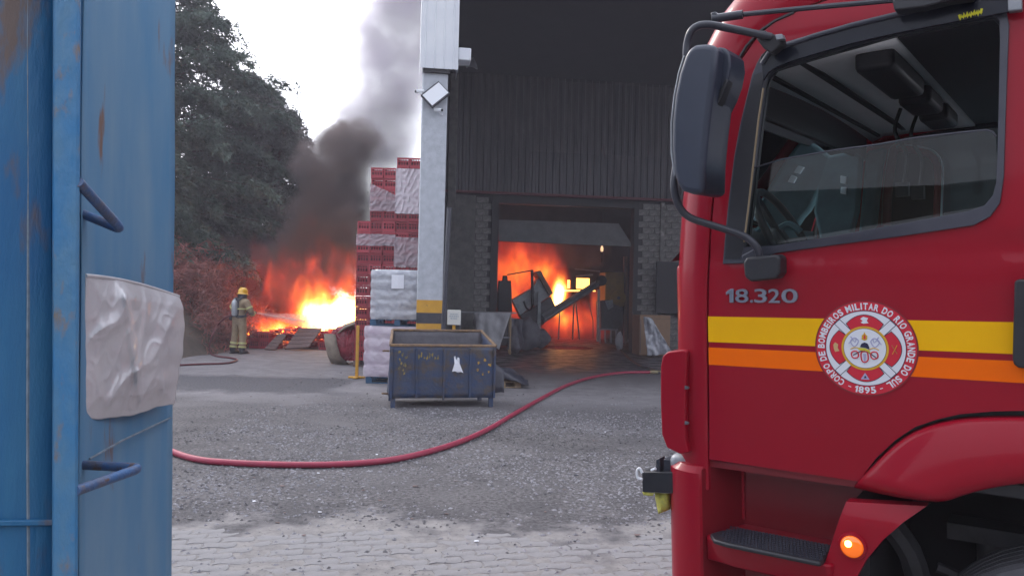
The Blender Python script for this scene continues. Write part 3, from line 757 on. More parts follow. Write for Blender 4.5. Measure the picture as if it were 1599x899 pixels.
# small sign on yellow post beside the column
p = at(709, 495, 14.3); root = empty('sign', (p.x, p.y, 0), 0, 'small cream sign board with faded print on a yellow post behind the skip', 'sign')
q = MB(); q.box(-.125, .125, -.01, .01, p.z - .145, p.z + .135); q.build('board', M['signw'], root, bevel=.03, seg=3)
q = MB()
for i, (wd, z) in enumerate(((.15, .055), (.17, .015), (.13, -.025))): 
    x = -wd / 2
    while x < wd / 2: l = random.uniform(.015, .035); q.box(x, min(x + l, wd / 2), -.0135, -.0105, p.z + z - .009, p.z + z + .009); x += l + .008
q.build('print', M['signtext'], root)
q = MB(); q.box(-.028, .028, .011, .05, 0, p.z - .1); q.build('post', M['ypaint'], root, bevel=.006)

# ------------------------------------------------------------------ blue steel skip
SA = R_(13); S0 = Vector((at(608.5, 600, 11.75).x, 11.75, 0)); S = Frame(S0, Vector((math.cos(SA), math.sin(SA), 0)), Vector((-math.sin(SA), math.cos(SA), 0)), Vector((0, 0, 1)))
sk = empty('skip', matrix=S.m, label='battered dark blue steel skip with yellow faded lettering standing in the yard', cat='skip')
sw = S.on(773, 590, 1, 0).x; zt = S.on(690, 539.5, 1, 0).z; zbt = S.on(690, 621, 1, 0).z
bw0 = S.on(613, 516, 1, .95); bw1 = S.on(752, 516, 1, .95); zk = (bw0.z + bw1.z) / 2
def dent(p, s): return p + Vector((0, 1, 0)) * noise.noise(p * 3 + Vector((s, 0, 0))) * .014
T = [Vector((0, 0, zt)), Vector((sw, 0, zt)), Vector((bw1.x, .95, zk)), Vector((bw0.x, .95, zk))]
Bm = [Vector((.0, 0, zbt)), Vector((sw - .01, 0, zbt)), Vector((sw - .05, .9, zbt)), Vector((.03, .9, zbt))]
names = ['front_wall', 'side_wall', 'rear_wall', 'side_wall']
for i in range(4):
    a, b, c_, d_ = Bm[i], Bm[(i + 1) % 4], T[(i + 1) % 4], T[i]; q = MB()
    q.grid([[dent(a.lerp(b, u / 24).lerp(d_.lerp(c_, u / 24), v / 10), i) for u in range(25)] for v in range(11)])
    o = q.build(names[i], [M['skip'], M['skip_in']], sk, smooth=40)
    md = o.modifiers.new('t', 'SOLIDIFY'); md.thickness = .02; md.offset = 0; md.material_offset = 1 if i == 2 else 0
    if i == 2: o.data.materials[0] = M['skip_in']
    q = MB(); pts = [d_.lerp(c_, u / 12) + Vector((0, 0, .0 + .006 * noise.noise(Vector((u, i, 0))))) for u in range(13)]
    q.tube(pts, .024, 6); q.build('rim', M['rust'], sk, smooth=60)
q = MB(); q.add([v + Vector((0, 0, .03)) for v in Bm], [(0, 1, 2, 3)]); q.build('floor_plate', M['skip_in'], sk)
for u in (.012, .245, .502, .752, .99):
    x = sw * u; q = MB(); q.box(x - .014, x + .014, -.045, -.012, zbt - (.03 if u == .502 else 0), zt - .03); q.build('rib', M['skip'], sk, bevel=.005)
for u, y in ((.035, .03), (.965, .03), (.05, .85), (.95, .85)):
    q = MB(); q.box(sw * u - .035, sw * u + .035, y - .03, y + .03, 0, zbt - .001); q.build('leg', M['skip'], sk, bevel=.006)
for z in (zt - .10, zbt + .05):
    q = MB(); q.tube([(-.01, .12, z), (-.09, .10, z + .01), (-.10, .2, z), (-.01, .22, z)], .013, 6); q.build('lug', M['rust'], sk, smooth=60)
def patch(q, cx_, cz, w_, h_, n=9, sd=1):
    r_ = random.Random(sd); P = []
    for i in range(n): a = 2 * math.pi * i / n; k = r_.uniform(.35, 1.15); P.append(Vector((cx_ + math.cos(a) * w_ / 2 * k, -.0285, cz + math.sin(a) * h_ / 2 * k)))
    q.add(P, [tuple(range(n))])
q = MB()
for i in range(9): patch(q, .14 + .04 * (i % 3) + random.uniform(-.02, .02), zt - .10 - i * .04, .05, .07, sd=i)
for i in range(8): patch(q, .43 + i * .042, zt - .17 + .03 * math.sin(i * 1.7), .034, random.uniform(.06, .12), sd=i + 20)
q.build('faded_lettering', M['oldyellow'], sk)
q = MB()
for i in range(6):
    a = 2 * math.pi * i / 6 + .35; patch(q, sw * .885 + .10 * math.cos(a), zt - .33 + .115 * math.sin(a), .055, .075, sd=i + 40)
q.build('yellow_mark', mat('chipped_yellow_mark', (.52, .30, .03), (.16, .12, .07), 26, rough=.7, lo=.45, hi=.6), sk)
q = MB(); P = [(-.085, -.13), (-.05, .0), (-.06, .11), (-.035, .115), (-.02, .05), (0, .10), (.028, .08), (.03, .0), (.095, -.15), (.055, -.13), (.01, -.145), (-.04, -.12)]
c0 = Vector((sw * .63, -.034, zt - .27)); q.add([c0 + Vector((x, -.012 * (i % 2), z)) for i, (x, z) in enumerate(P)], [tuple(range(len(P)))])
tag(q.build('paper_scrap', M['paper'], sk), 'torn white scrap stuck on the front')

# dark sheet pile on a pale pallet right of the skip
p = G(776, 606); pallet('pale wooden pallet end under black plastic sheets, right of the skip', p.x - .25, p.y, .004, R_(10), .72, .8, M['wood'])
q = MB(); P = []
for i in range(13):
    row = []
    for j in range(17):
        u, v = j / 16, i / 12; x = p.x - .35 + .95 * u; y = p.y - .03 + .8 * v
        z = .15 + .30 * max(0, 1 - u * 1.15) ** .7 + .05 * noise.noise(Vector((x * 4, y * 4, 0))) + .03 * math.sin(y * 25 + x * 3); z *= 1 if 0 < i < 12 and j < 15 else .62
        row.append(Vector((x, y, z)))
    P.append(row)
q.grid(P); tag(q.build('plastic_sheet', M['blackbag'], smooth=60, solid=.01), 'black plastic sheet slumped over a pallet right of the skip', 'sheet')
q = MB(); a = G(803, 598); q.bar(a + Vector((-.05, 0, .22)), a + Vector((.16, -.12, .02)), .05, .03); tag(q.build('rubber_strip', M['blackbag']), 'short black strip leaning off the end of the pale pallet', 'strip')
q = MB(); P=[[Vector((at(768,575,13.6).x+.22*u, 13.6+.1*v, .05+.55*v*(1-.3*u)+.04*noise.noise(Vector((u*5,v*5,0))))) for u in (0,.25,.5,.75,1)] for v in (0,.25,.5,.75,1)]
q.grid(P); tag(q.build('plastic_bag', M['blackbag'], smooth=60, solid=.03), 'dark plastic bag slumped against the right end of the skip', 'bag')

# ------------------------------------------------------------------ bench, bags and box at the doorway
p = Vector((at(742, 548, 23.6).x, 23.6, 0)); tz = at(765, 487, 23.6).z
root = empty('bench', p, R_(4), 'tall pale work bench left of the burning doorway, draped with a cloth', 'bench')
q = MB(); q.box(-.55, 1.25, 0, .7, tz - .04, tz); q.build('bench_top', M['gal'], root)
for x, y in ((-.5, .05), (1.05, .05), (-.5, .6), (1.05, .6), (.1, .05)):
    q = MB(); q.box(x, x + .05, y, y + .05, 0, tz - .041); q.build('leg', M['wood'] if x > 1 else M['gal'], root)
q = MB(); q.bar((-.5, .07, .5), (1.1, .07, .52), .04, .04); q.build('rail', M['gal'], root)
def cloth(name, poly, Y, m, label, cat, amp=.05, thick=.02, n=14, group=None):
    a, b, c_, d_ = [at(x, y, Y) for x, y in poly]; q = MB(); P = []
    for i in range(n + 1):
        row = []
        for j in range(n + 1):
            v, u = i / n, j / n; pt = a.lerp(b, u).lerp(d_.lerp(c_, u), v)
            pt = pt + Vector((0, -1, 0)) * (amp * noise.noise(Vector((pt.x * 5, pt.z * 3, Y))) + .4 * amp * noise.noise(Vector((pt.x * 14, pt.z * 9, Y)))+ amp * .5)
            row.append(pt)
        P.append(row)
    q.grid(P); return tag(q.build(name, m, smooth=60, solid=thick), label, cat, group)
cloth('cloth', [(741, 488), (798, 488), (779, 546), (743, 513)], 23.52, M['cloth'], 'greyish white cloth hanging over the front of the bench', 'cloth', .10)
cloth('hanging_sheet', [(798, 496), (816, 498), (812, 545), (792, 545)], 23.9, M['dkcloth'], 'dark crumpled sheet hanging right of the bench leg', 'sheet', .16, .03)
def lump(name, px, py, Y, rx, ry, rz_, m, label, cat, sd=0, amp=.25, group=None, fold=1):
    q = MB(); c_ = at(px, py, Y); P = []
    for i in range(15):
        ph = -math.pi / 2 + math.pi * i / 14; row = []
        for j in range(27):
            a = 2 * math.pi * (j % 26) / 26; d = Vector((math.cos(a) * math.cos(ph), math.sin(a) * math.cos(ph), math.sin(ph)))
            k = 1 + amp * noise.noise(d * 1.6 + Vector((sd, 0, 0))) + amp * .6 * fold * abs(noise.noise(d * 4.5 + Vector((0, sd, 0)))) 
            v = Vector((d.x * rx, d.y * ry, d.z * rz_)) * k; w_ = c_ + v; w_.z = max(w_.z, .005)
            row.append(w_)
        P.append(row)
    q.grid(P); return tag(q.build(name, m, smooth=70), label, cat, group)
lump('plastic_bag', 824, 522, 25.4, .42, .3, .52, M['dkcloth'], 'large sooty grey bag slumped inside the doorway left of the conveyor', 'bag', 1)
lump('plastic_bag', 806, 530, 24.4, .22, .25, .42, M['dkcloth'], 'narrow sooty bag standing right of the bench', 'bag', 5)
lump('plastic_bag', 845, 528, 26.6, .3, .3, .30, M['dkcloth'], 'low sooty bag under the conveyor foot', 'bag', 8)
lump('plastic_bag', 967, 533, 26.2, .13, .14, .30, M['cloth'], 'small whitish bag beside the right door jamb', 'bag', 11)
a = B.on(998, 553, 1, YB - 1.35); b = B.on(1046, 553, 1, YB - 1.35); tzb = B.on(1020, 492, 1, YB - 1.35).z
root = empty('cardboard_box', matrix=B.m @ Matrix.Translation((a.x, a.y, 0)), label='tall brown cardboard box right of the doorway, half covered with torn silver wrap', cat='box')
q = MB(); q.box(0, b.x - a.x, 0, .8, 0.01, tzb); q.build('carton', M['card'], root, bevel=.015)
q = MB(); q.box(0, b.x - a.x, -.006, .01, tzb - .12, tzb - .11); q.box(.02, .05, -.006, .0, .1, tzb - .15); q.build('seam', M['greywood'], root)
cloth('silver_wrap', [(1004, 494), (1016, 496), (1050, 551), (1010, 556)], B0.y + YB - 1.35 - .02 + .15, mat('silvery_crumpled_film', (.55, .56, .62), (.30, .31, .36), 6, rough=.2, bump=1, bscale=8, coat=.5), 'torn crumpled silvery plastic film hanging off the cardboard box', 'film', .22, .012, 20)

# ------------------------------------------------------------------ recycling machinery in the doorway
def prism(name, poly, y, th, m, parent, smooth=None, bevel=.01):
    pts = [B.on(px, py, 1, y) for px, py in poly]; n = len(pts); q = MB()
    q.add(pts + [p_ + Vector((0, th, 0)) for p_ in pts], [tuple(range(n))[::-1], tuple(range(n, 2 * n))] + [(i, (i + 1) % n, n + (i + 1) % n, n + i) for i in range(n)])
    return q.build(name, m, parent, bevel=bevel)
def mroot(name, px, py, y, label, cat):
    p_ = B.on(px, py, 1, y); return empty(name, matrix=B.m, label=label, cat=cat)
y1 = YB + 2.2
h = mroot('hopper', 830, 500, y1, 'tilted pale sheet metal hopper with a brown lid in front of the flames', 'machine')
prism('side_panel', [(800, 468), (829, 451), (833, 477), (812, 492)], y1, .5, M['machine_l'], h)
prism('side_panel', [(832, 449), (846, 424), (860, 461), (835, 478)], y1 - .15, .6, M['machine_l'], h)
prism('lid', [(837, 425), (844, 422), (864, 458), (858, 461)], y1 - .3, .9, M['machine_b'], h)
prism('lower_body', [(812, 492), (835, 479), (860, 463), (869, 482), (848, 507), (822, 508)], y1 + .1, .6, M['machine'], h)
prism('post', [(829, 421), (833, 421), (834, 476), (830, 476)], y1 - .2, .08, M['dkframe'], h)
prism('frame_bar', [(792, 428), (831, 421), (831, 423), (792, 430)], y1 - .2, .06, M['dkframe'], h)
prism('leg', [(840, 455), (845, 455), (844, 532), (839, 532)], y1 - .35, .09, M['machine_l'], h)
q = MB(); q.tube(catmull([B.on(px, py, 1, y1 - .05) for px, py in ((818, 470), (822, 480), (828, 484), (831, 478), (836, 455))], 5), .035, 6); q.build('cable', M['dkframe'], h, smooth=60)
f_ = mroot('feed_funnel', 788, 460, y1, 'black funnel shaped feeder left of the tilted hopper', 'machine')
prism('funnel_body', [(780, 438), (798, 438), (799, 455), (800, 489), (778, 489), (778, 462)], y1 - .5, .4, M['dkframe'], f_)
prism('funnel_neck', [(786, 430), (792, 430), (793, 438), (785, 438)], y1 - .4, .2, M['dkframe'], f_)
prism('stand', [(779, 490), (799, 490), (799, 540), (779, 540)], y1 - .45, .35, M['machine'], f_)
cv = mroot('conveyor', 890, 470, y1, 'long sooty conveyor tube slanting up to the right across the doorway', 'conveyor')
q = MB(); a = B.on(848, 497, 1, y1 - .4); b = B.on(938, 440, 1, y1 + .1); q.tube([a, a.lerp(b, .5), b], [.16, .14, .13], 14); q.build('trough', M['gal'] , cv, smooth=40)
q = MB(); q.bar(a + Vector((0, -.17, .03)), b + Vector((0, -.15, .03)), .04, .10); q.build('side_rail', M['machine'], cv)
q = MB(); q.cyl(B.on(939, 438, 1, y1 - .1), B.on(939, 438, 1, y1 + .4), .20, 14); q.build('head_drum', M['dkframe'], cv, smooth=40)
for x0, y0, x1, y1_, wd in ((874, 486, 872, 530, .04), (896, 472, 894, 530, .045), (899, 472, 905, 530, .045), (935, 452, 933, 533, .08), (919, 470, 926, 500, .03), (926, 500, 926, 528, .03)):
    q = MB(); q.bar(B.on(x0, y0, 1, y1), B.on(x1, y1_, 1, y1), wd, wd, up=(0, 1, 0)); q.build('leg', M['machine_l'] if wd == .08 else M['machine'], cv)
ym = mroot('granulator', 955, 470, y1, 'dusty yellow machine with a round wheel cover at the right of the doorway', 'machine')
prism('yellow_housing', [(946, 425), (974, 425), (975, 478), (952, 480), (945, 468)], y1 + .2, .9, M['machine_y'], ym)
c_ = B.on(966, 465, 1, y1 + .1); q = MB(); q.cyl(c_, c_ + Vector((0, .15, 0)), .28, 22); q.build('wheel_cover', M['machine_y'], ym, smooth=40)
q = MB(); q.cyl(c_ + Vector((0, -.03, 0)), c_, .06, 12); q.build('hub', M['dkframe'], ym, smooth=40)
prism('lower_hopper', [(937, 470), (950, 468), (974, 482), (972, 505), (960, 517), (938, 514)], y1 + .1, .6, M['machine'], ym)
prism('pale_plate', [(945, 470), (957, 468), (958, 479), (950, 484)], y1 + .05, .04, M['machine_l'], ym)
for x in (936, 944, 953, 961):
    prism('rail_post', [(x, 514), (x + 2.4, 514), (x + 2.4, 536), (x, 536)], y1 - .5, .05, M['gal'], ym)
prism('rail', [(934, 513), (965, 513), (965, 515.5), (934, 515.5)], y1 - .52, .05, M['gal'], ym)
prism('rear_post', [(975, 400), (980, 400), (980, 536), (975, 536)], y1 + .3, .2, M['machine_b'], ym)
# dark partition with two openings, burning mass behind
yp = YB + 5.6
pt = tag(empty('partition_wall', matrix=B.m), kind='structure')
X = lambda px, py: B.on(px, py, 1, yp)
o0, o1 = X(858, 372), X(1000, 455)
hs = [(X(886, 437), X(890.5, 450)), (X(900, 434), X(921, 451))]
def rect(a, b): return [(a.x, a.z), (b.x, a.z), (b.x, b.z), (a.x, b.z)]
q = skin_part(rect(o0, o1), [rect(*h_) for h_ in hs], lambda u, v: Vector((u, yp, v)), (0, 1, 0), .08, 5); q.build('panel', M['room'], pt)
q = MB()
a = X(899, 442); b = X(924, 440); q.bar(X(898, 431.5) + Vector((0, -.1, 0)), X(925, 429) + Vector((0, -.1, 0)), .05, .08); q.bar(X(896, 420) + Vector((0, -.2, 0)), X(935, 424) + Vector((0, -.2, 0)), .03, .05); q.build('rail', M['gal'], pt)
q = MB(); q.grid([[B.on(px, py, 1, yp + .7 + .2 * math.sin(px)) for px in (880, 888, 896, 904, 912, 920, 930)] for py in (428, 440, 455)]); q.v = [tuple(B.m @ Vector(v)) for v in q.v]
tag(q.build('embers', M['fire_y'], solid=.1), 'white hot burning mass seen through the openings in the dark partition', 'embers', kind='stuff')
# hanging lamp glints
p = B.on(940, 388, 1, y1); root = empty('pendant_lamp', matrix=B.m @ Matrix.Translation(p), label='small lamp hanging under the raised door leaf at the right of the doorway', cat='lamp')
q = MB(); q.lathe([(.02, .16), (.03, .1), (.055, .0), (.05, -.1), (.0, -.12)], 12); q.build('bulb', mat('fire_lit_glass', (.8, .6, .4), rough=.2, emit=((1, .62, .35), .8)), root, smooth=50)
q = MB(); q.cyl((0, 0, .16), (0, 0, 1.3), .012, 6); q.cyl((0,0,-.16),(0,.0,-.5),.02,6); q.build('cord', M['dkframe'], root)
# puddle of water by the threshold
q = MB(); P = []
c_ = G(880, 543); n = 40
for i in range(n):
    a = 2 * math.pi * i / n; k = 1 + .25 * noise.noise(Vector((math.cos(a) * 1.5, math.sin(a) * 1.5, 0)))
    P.append(Vector((c_.x + .1 + 1.15 * k * math.cos(a), c_.y + 1.0 * k * math.sin(a) + .2, .008)))
q.add(P, [tuple(range(n))]); tag(q.build('puddle_water', mat('puddle_water', (.01, .01, .012), rough=.06)), kind='structure')

# ------------------------------------------------------------------ burning heap on the left
hg = 'crates along the edge of the fire'
YH = 23.7
spots = [(389, 0, 'at the left end, just right of the firefighter, bottom'), (389, 1, 'at the left end, just right of the firefighter, top'), (405, 0, 'second from the left along the fire, bottom'), (405, 1, 'second from the left along the fire, top'), (421, 0, 'third from the left along the fire')]
for px, lv, lb in spots:
    p = at(px, 545, YH); crate(p.x, YH + random.uniform(-.05, .05), .01 + lv * .255, random.uniform(-.1, .1), 'red bottle crate ' + lb, hg, cm1, 0)
for k, px in enumerate((497, 513, 529, 545)):
    p = at(px, 545, YH); crate(p.x, YH + random.uniform(-.05, .05), .01, random.uniform(-.12, .12), 'red bottle crate on the ground under the brightest flames, %s from the left' % ORD[k], hg, cm1)
    if k in (1, 2): crate(p.x, YH + .03, .265, random.uniform(-.2, .2), 'red bottle crate in the upper row under the brightest flames, %s' % ('left one' if k == 1 else 'right one'), hg, cm1)
# shards
rr = random.Random(3)
q = MB(); qe = MB()
for i in range(900):
    u = rr.random(); px = 388 + 172 * u; Y = YH + .35 + 1.3 * rr.random(); top = .46 + .22 * math.exp(-((px - 460) / 30) ** 2) + .16 * math.exp(-((px - 530) / 25) ** 2)
    p = at(px, 520, Y); z = rr.random() ** .6 * top; s = rr.uniform(.05, .16)
    m_ = Matrix.Translation((p.x, Y, z)) @ Matrix.Rotation(rr.uniform(0, 6), 4, 'Z') @ Matrix.Rotation(rr.uniform(-1.2, 1.2), 4, 'X')
    (qe if (rr.random() < .10 and z > top * .75) else q).box(-s, s, -s * .5, s * .5, -.012, .012, m_)
tag(q.build('debris', M['redscrap']), 'heap of broken red plastic burning behind the crates', 'debris', kind='stuff')
tag(qe.build('embers', M['ember']), 'glowing pieces on top of the burning heap', 'embers', kind='stuff')
# boards
def slab(poly, Y0, Y1, m, label, cat, th=.05):
    pts = [at(x, y, Y0 if i < 2 else Y1) for i, (x, y) in enumerate(poly)]; q = MB()
    n_ = (pts[1] - pts[0]).cross(pts[3] - pts[0]).normalized() * th
    r = empty('board', (0, 0, 0), label=label, cat=cat)
    k = 5
    for i in range(k):
        a0, a1 = i / k + .01, (i + 1) / k - .01; q = MB()
        A, Bq, Cq, D = pts[0].lerp(pts[3], a0), pts[1].lerp(pts[2], a0), pts[1].lerp(pts[2], a1), pts[0].lerp(pts[3], a1)
        V = [A, Bq, Cq, D]; q.add(V + [v + n_ for v in V], [(0, 1, 2, 3), (7, 6, 5, 4), (0, 4, 5, 1), (1, 5, 6, 2), (2, 6, 7, 3), (3, 7, 4, 0)]); q.build('plank', m, r)
    return r
slab([(445, 546), (482, 543), (503, 514), (468, 513)], 23.3, 23.9, M['greywood'], 'weathered wooden panel leaning on the burning heap', 'board')
slab([(413, 546), (430, 547), (448, 524), (436, 522)], 23.2, 23.6, M['greywood'], 'smaller weathered panel propped left of the large one', 'board')
# roll of carpet with red scrap
root = empty('scrap_bundle', (0, 0, 0), label='bulging bundle of glossy red plastic strips wrapped in beige carpet', cat='bundle')
o = lump('red_strips', 543, 536, 19.3, .48, .40, .44, M['redscrap'], None, None, 3, .3); adopt(o, root)
for i in range(26):
    q = MB(); c_ = at(546, 538, 19.15); a0 = rr.uniform(-.7, 1.3); pts = [c_ + Vector((math.sin(t * 1.3 + a0) * .42 * math.cos(.25 * i) + rr.uniform(-.02, .02), -.28 + .12 * abs(t), t * .38)) for t in (-1, -.5, 0, .5, 1)]
    q.tube(catmull(pts, 3), rr.uniform(.012, .028), 5); q.build('strip', M['redscrap'], root, smooth=60)
def sheet_poly(name, rows, m, parent, th=.03):
    q = MB(); q.grid([[at(x, y, Y) for x, y, Y in row] for row in rows]); return q.build(name, m, parent, smooth=60, solid=th)
sheet_poly('carpet', [[(507, 521, 19.0), (517, 521, 18.85), (524, 522, 18.8)], [(509, 538, 18.95), (520, 538, 18.8), (527, 540, 18.8)], [(513, 555, 18.9), (524, 555, 18.75), (532, 556, 18.8)], [(518, 566, 19.0), (532, 568, 18.9), (545, 568, 18.95)]], M['tarp'], root)
sheet_poly('carpet', [[(528, 521, 18.9), (540, 512, 18.85), (556, 506, 18.85), (572, 507, 18.9), (582, 514, 18.95)], [(524, 517, 19.3), (538, 508, 19.3), (556, 502, 19.3), (572, 503, 19.3), (584, 508, 19.3)]], M['tarp'], root)

# ------------------------------------------------------------------ flames and smoke (volumes)
def vol_domain(name, lo, hi, material, label, cat):
    q = MB(); q.box(lo[0], hi[0], lo[1], hi[1], lo[2], hi[2]); o = q.build(name, material); return tag(o, label, cat, kind='stuff')
def blob_nodes(n, L, blobs, wscale, wamp, stretch=(1, 1, 1), wdetail=4):
    """returns socket: max over blobs of strength*(1-|p-c|/r), p warped by noise"""
    tc = n.new('ShaderNodeTexCoord'); mp = n.new('ShaderNodeMapping'); mp.inputs['Scale'].default_value = stretch; L.new(tc.outputs['Object'], mp.inputs[0])
    t = n.new('ShaderNodeTexNoise'); t.inputs['Scale'].default_value = wscale; t.inputs['Detail'].default_value = wdetail; t.inputs['Roughness'].default_value = .55; L.new(mp.outputs[0], t.inputs[0])
    s = n.new('ShaderNodeVectorMath'); s.operation = 'SUBTRACT'; L.new(t.outputs['Color'], s.inputs[0]); s.inputs[1].default_value = (.5, .5, .5)
    k = n.new('ShaderNodeVectorMath'); k.operation = 'MULTIPLY'; L.new(s.outputs[0], k.inputs[0]); k.inputs[1].default_value = wamp
    p = n.new('ShaderNodeVectorMath'); p.operation = 'ADD'; L.new(tc.outputs['Object'], p.inputs[0]); L.new(k.outputs[0], p.inputs[1])
    acc = None
    for c_, r_, st in blobs:
        a = n.new('ShaderNodeVectorMath'); a.operation = 'SUBTRACT'; L.new(p.outputs[0], a.inputs[0]); a.inputs[1].default_value = c_
        b = n.new('ShaderNodeVectorMath'); b.operation = 'MULTIPLY'; L.new(a.outputs[0], b.inputs[0]); b.inputs[1].default_value = tuple(1 / v for v in r_)
        l = n.new('ShaderNodeVectorMath'); l.operation = 'LENGTH'; L.new(b.outputs[0], l.inputs[0])
        m_ = n.new('ShaderNodeMath'); m_.operation = 'MULTIPLY_ADD'; L.new(l.outputs['Value'], m_.inputs[0]); m_.inputs[1].default_value = -st; m_.inputs[2].default_value = st
        if acc is None: acc = m_.outputs[0]
        else:
            x = n.new('ShaderNodeMath'); x.operation = 'SMOOTH_MAX'; L.new(acc, x.inputs[0]); L.new(m_.outputs[0], x.inputs[1]); x.inputs[2].default_value = .15; acc = x.outputs[0]
    return acc, t.outputs[0], tc
def fire_mat(name, blobs, wscale=.9, wamp=(.5, .5, 1.0), gain=1.0, stretch=(1, 1, .45), fscale=2.3, famp=1.15):
    m = bpy.data.materials.new(name); m.use_nodes = True; n = m.node_tree.nodes; L = m.node_tree.links; n.clear()
    o = n.new('ShaderNodeOutputMaterial'); e = n.new('ShaderNodeEmission')
    acc, _, _ = blob_nodes(n, L, blobs, wscale, wamp, stretch)
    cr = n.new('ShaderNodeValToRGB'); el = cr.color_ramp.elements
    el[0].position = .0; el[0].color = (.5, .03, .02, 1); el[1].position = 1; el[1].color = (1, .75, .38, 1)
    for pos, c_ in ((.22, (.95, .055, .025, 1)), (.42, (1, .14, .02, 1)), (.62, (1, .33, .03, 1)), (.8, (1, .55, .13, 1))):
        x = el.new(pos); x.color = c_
    sr = n.new('ShaderNodeFloatCurve')
    cu = sr.mapping.curves[0]; cu.points[0].location = (0, 0); cu.points[1].location = (1, 1)
    for x, y in ((.12, .012), (.3, .05), (.5, .14), (.7, .38)): cu.points.new(x, y)
    sr.mapping.update()
    mp2 = n.new('ShaderNodeMapping'); mp2.inputs['Scale'].default_value = (1, 1, .5); tc2 = n.new('ShaderNodeTexCoord'); L.new(tc2.outputs['Object'], mp2.inputs[0])
    t2 = n.new('ShaderNodeTexNoise'); t2.inputs['Scale'].default_value = fscale; t2.inputs['Detail'].default_value = 4; t2.inputs['Distortion'].default_value = .6; L.new(mp2.outputs[0], t2.inputs[0])
    ma = n.new('ShaderNodeMath'); ma.operation = 'MULTIPLY_ADD'; L.new(t2.outputs[0], ma.inputs[0]); ma.inputs[1].default_value = famp; ma.inputs[2].default_value = -famp * .5
    ad = n.new('ShaderNodeMath'); ad.operation = 'ADD'; L.new(ma.outputs[0], ad.inputs[0]); L.new(acc, ad.inputs[1])
    mxx = n.new('ShaderNodeMath'); mxx.operation = 'MAXIMUM'; L.new(ad.outputs[0], mxx.inputs[0]); mxx.inputs[1].default_value = 0
    mi_ = n.new('ShaderNodeMath'); mi_.operation = 'MINIMUM'; L.new(mxx.outputs[0], mi_.inputs[0]); mi_.inputs[1].default_value = 1
    L.new(mi_.outputs[0], sr.inputs['Value']); L.new(mi_.outputs[0], cr.inputs[0])
    g_ = n.new('ShaderNodeMath'); g_.operation = 'MULTIPLY'; L.new(sr.outputs[0], g_.inputs[0]); g_.inputs[1].default_value = gain
    L.new(cr.outputs[0], e.inputs[0]); L.new(g_.outputs[0], e.inputs[1]); L.new(e.outputs[0], o.inputs['Volume'])
    return m
def smoke_mat(name, blobs, dens, color, wscale, wamp, sharp=.25, stretch=(1, 1, 1), absorb=(.0, .0, .0), holes=1.1):
    m = bpy.data.materials.new(name); m.use_nodes = True; n = m.node_tree.nodes; L = m.node_tree.links; n.clear()
    o = n.new('ShaderNodeOutputMaterial'); v = n.new('ShaderNodeVolumePrincipled')
    acc, nz_, tc = blob_nodes(n, L, blobs, wscale, wamp, stretch)
    r = n.new('ShaderNodeMapRange'); r.interpolation_type = 'SMOOTHSTEP'; r.inputs[1].default_value = .02; r.inputs[2].default_value = sharp; r.inputs[4].default_value = dens; L.new(acc, r.inputs[0])
    nn = n.new('ShaderNodeMapRange'); nn.inputs[1].default_value = .36; nn.inputs[2].default_value = .62; nn.inputs[3].default_value = 1 - .75 * min(1, holes); nn.inputs[4].default_value = 1.4; L.new(nz_, nn.inputs[0])
    x = n.new('ShaderNodeMath'); x.operation = 'MULTIPLY'; L.new(r.outputs[0], x.inputs[0]); L.new(nn.outputs[0], x.inputs[1])
    L.new(x.outputs[0], v.inputs['Density']); v.inputs['Color'].default_value = rgb(color); v.inputs['Absorption Color'].default_value = rgb(absorb); v.inputs['Anisotropy'].default_value = .2
    L.new(v.outputs[0], o.inputs['Volume']); return m
def pb(px, py, Y, rx, ry, st=1.0, rd=None):      # blob measured in picture units at depth Y
    c_ = at(px, py, Y); k = Y / FL; return ((c_.x, c_.y, c_.z), (rx * k, rd or min(rx * k, 1.3), ry * k), st)
fb = [pb(522, 494, 24.9, 88, 48, 1.6, 1.1), pb(505, 470, 25.0, 75, 52, .70, 1.0), pb(548, 455, 24.9, 24, 78, .50, .8), pb(430, 514, 24.7, 60, 32, .95, .8), pb(490, 510, 24.7, 50, 30, 1.0, .8), pb(475, 450, 25.2, 100, 68, .25, 1.2), pb(400, 505, 25, 60, 50, .25, 1)]  # faint wide blobs add a red glow standing in for firelit smoke
vol_domain('flames', (-10.3, 23.6, .05), (-4.55, 26.3, 4.9), fire_mat('fire_volume', fb, gain=9), 'bright orange and yellow flames over the burning red plastic, with added red smoke glow', 'fire')
ds = [pb(515, 258, 27.3, 70, 58, 1, 1.6), pb(518, 310, 27.3, 68, 64, 1.05, 1.6), pb(498, 365, 27.2, 75, 62, 1, 1.5), pb(470, 425, 27.2, 105, 70, 1, 1.5), pb(390, 420, 27.4, 110, 60, .6, 1.5), pb(540, 400, 27.2, 55, 80, .8, 1.4), pb(545, 225, 27.6, 66, 46, .8, 1.4), pb(535, 350, 27.0, 55, 70, .9, 1.4)]
vol_domain('smoke', (-12.2, 25.6, .3), (-3.6, 29.3, 8.8), smoke_mat('dark_smoke', ds, 3.2, (.30, .255, .25), 1.0, (1.7, 1.0, 1.7), .5, holes=1.0), 'dense dark smoke column rising from the fire', 'smoke')
ls = [pb(560, 265, 29.5, 80, 85, 1.1, 1.7), pb(590, 205, 30, 100, 95, 1.2, 1.9), pb(612, 130, 30, 95, 110, 1.3, 2.0), pb(638, 40, 30.5, 98, 110, 1.3, 2.2), pb(590, 340, 29, 90, 110, 1.1, 1.7), pb(690, -70, 31, 110, 120, 1.1, 2.5)]
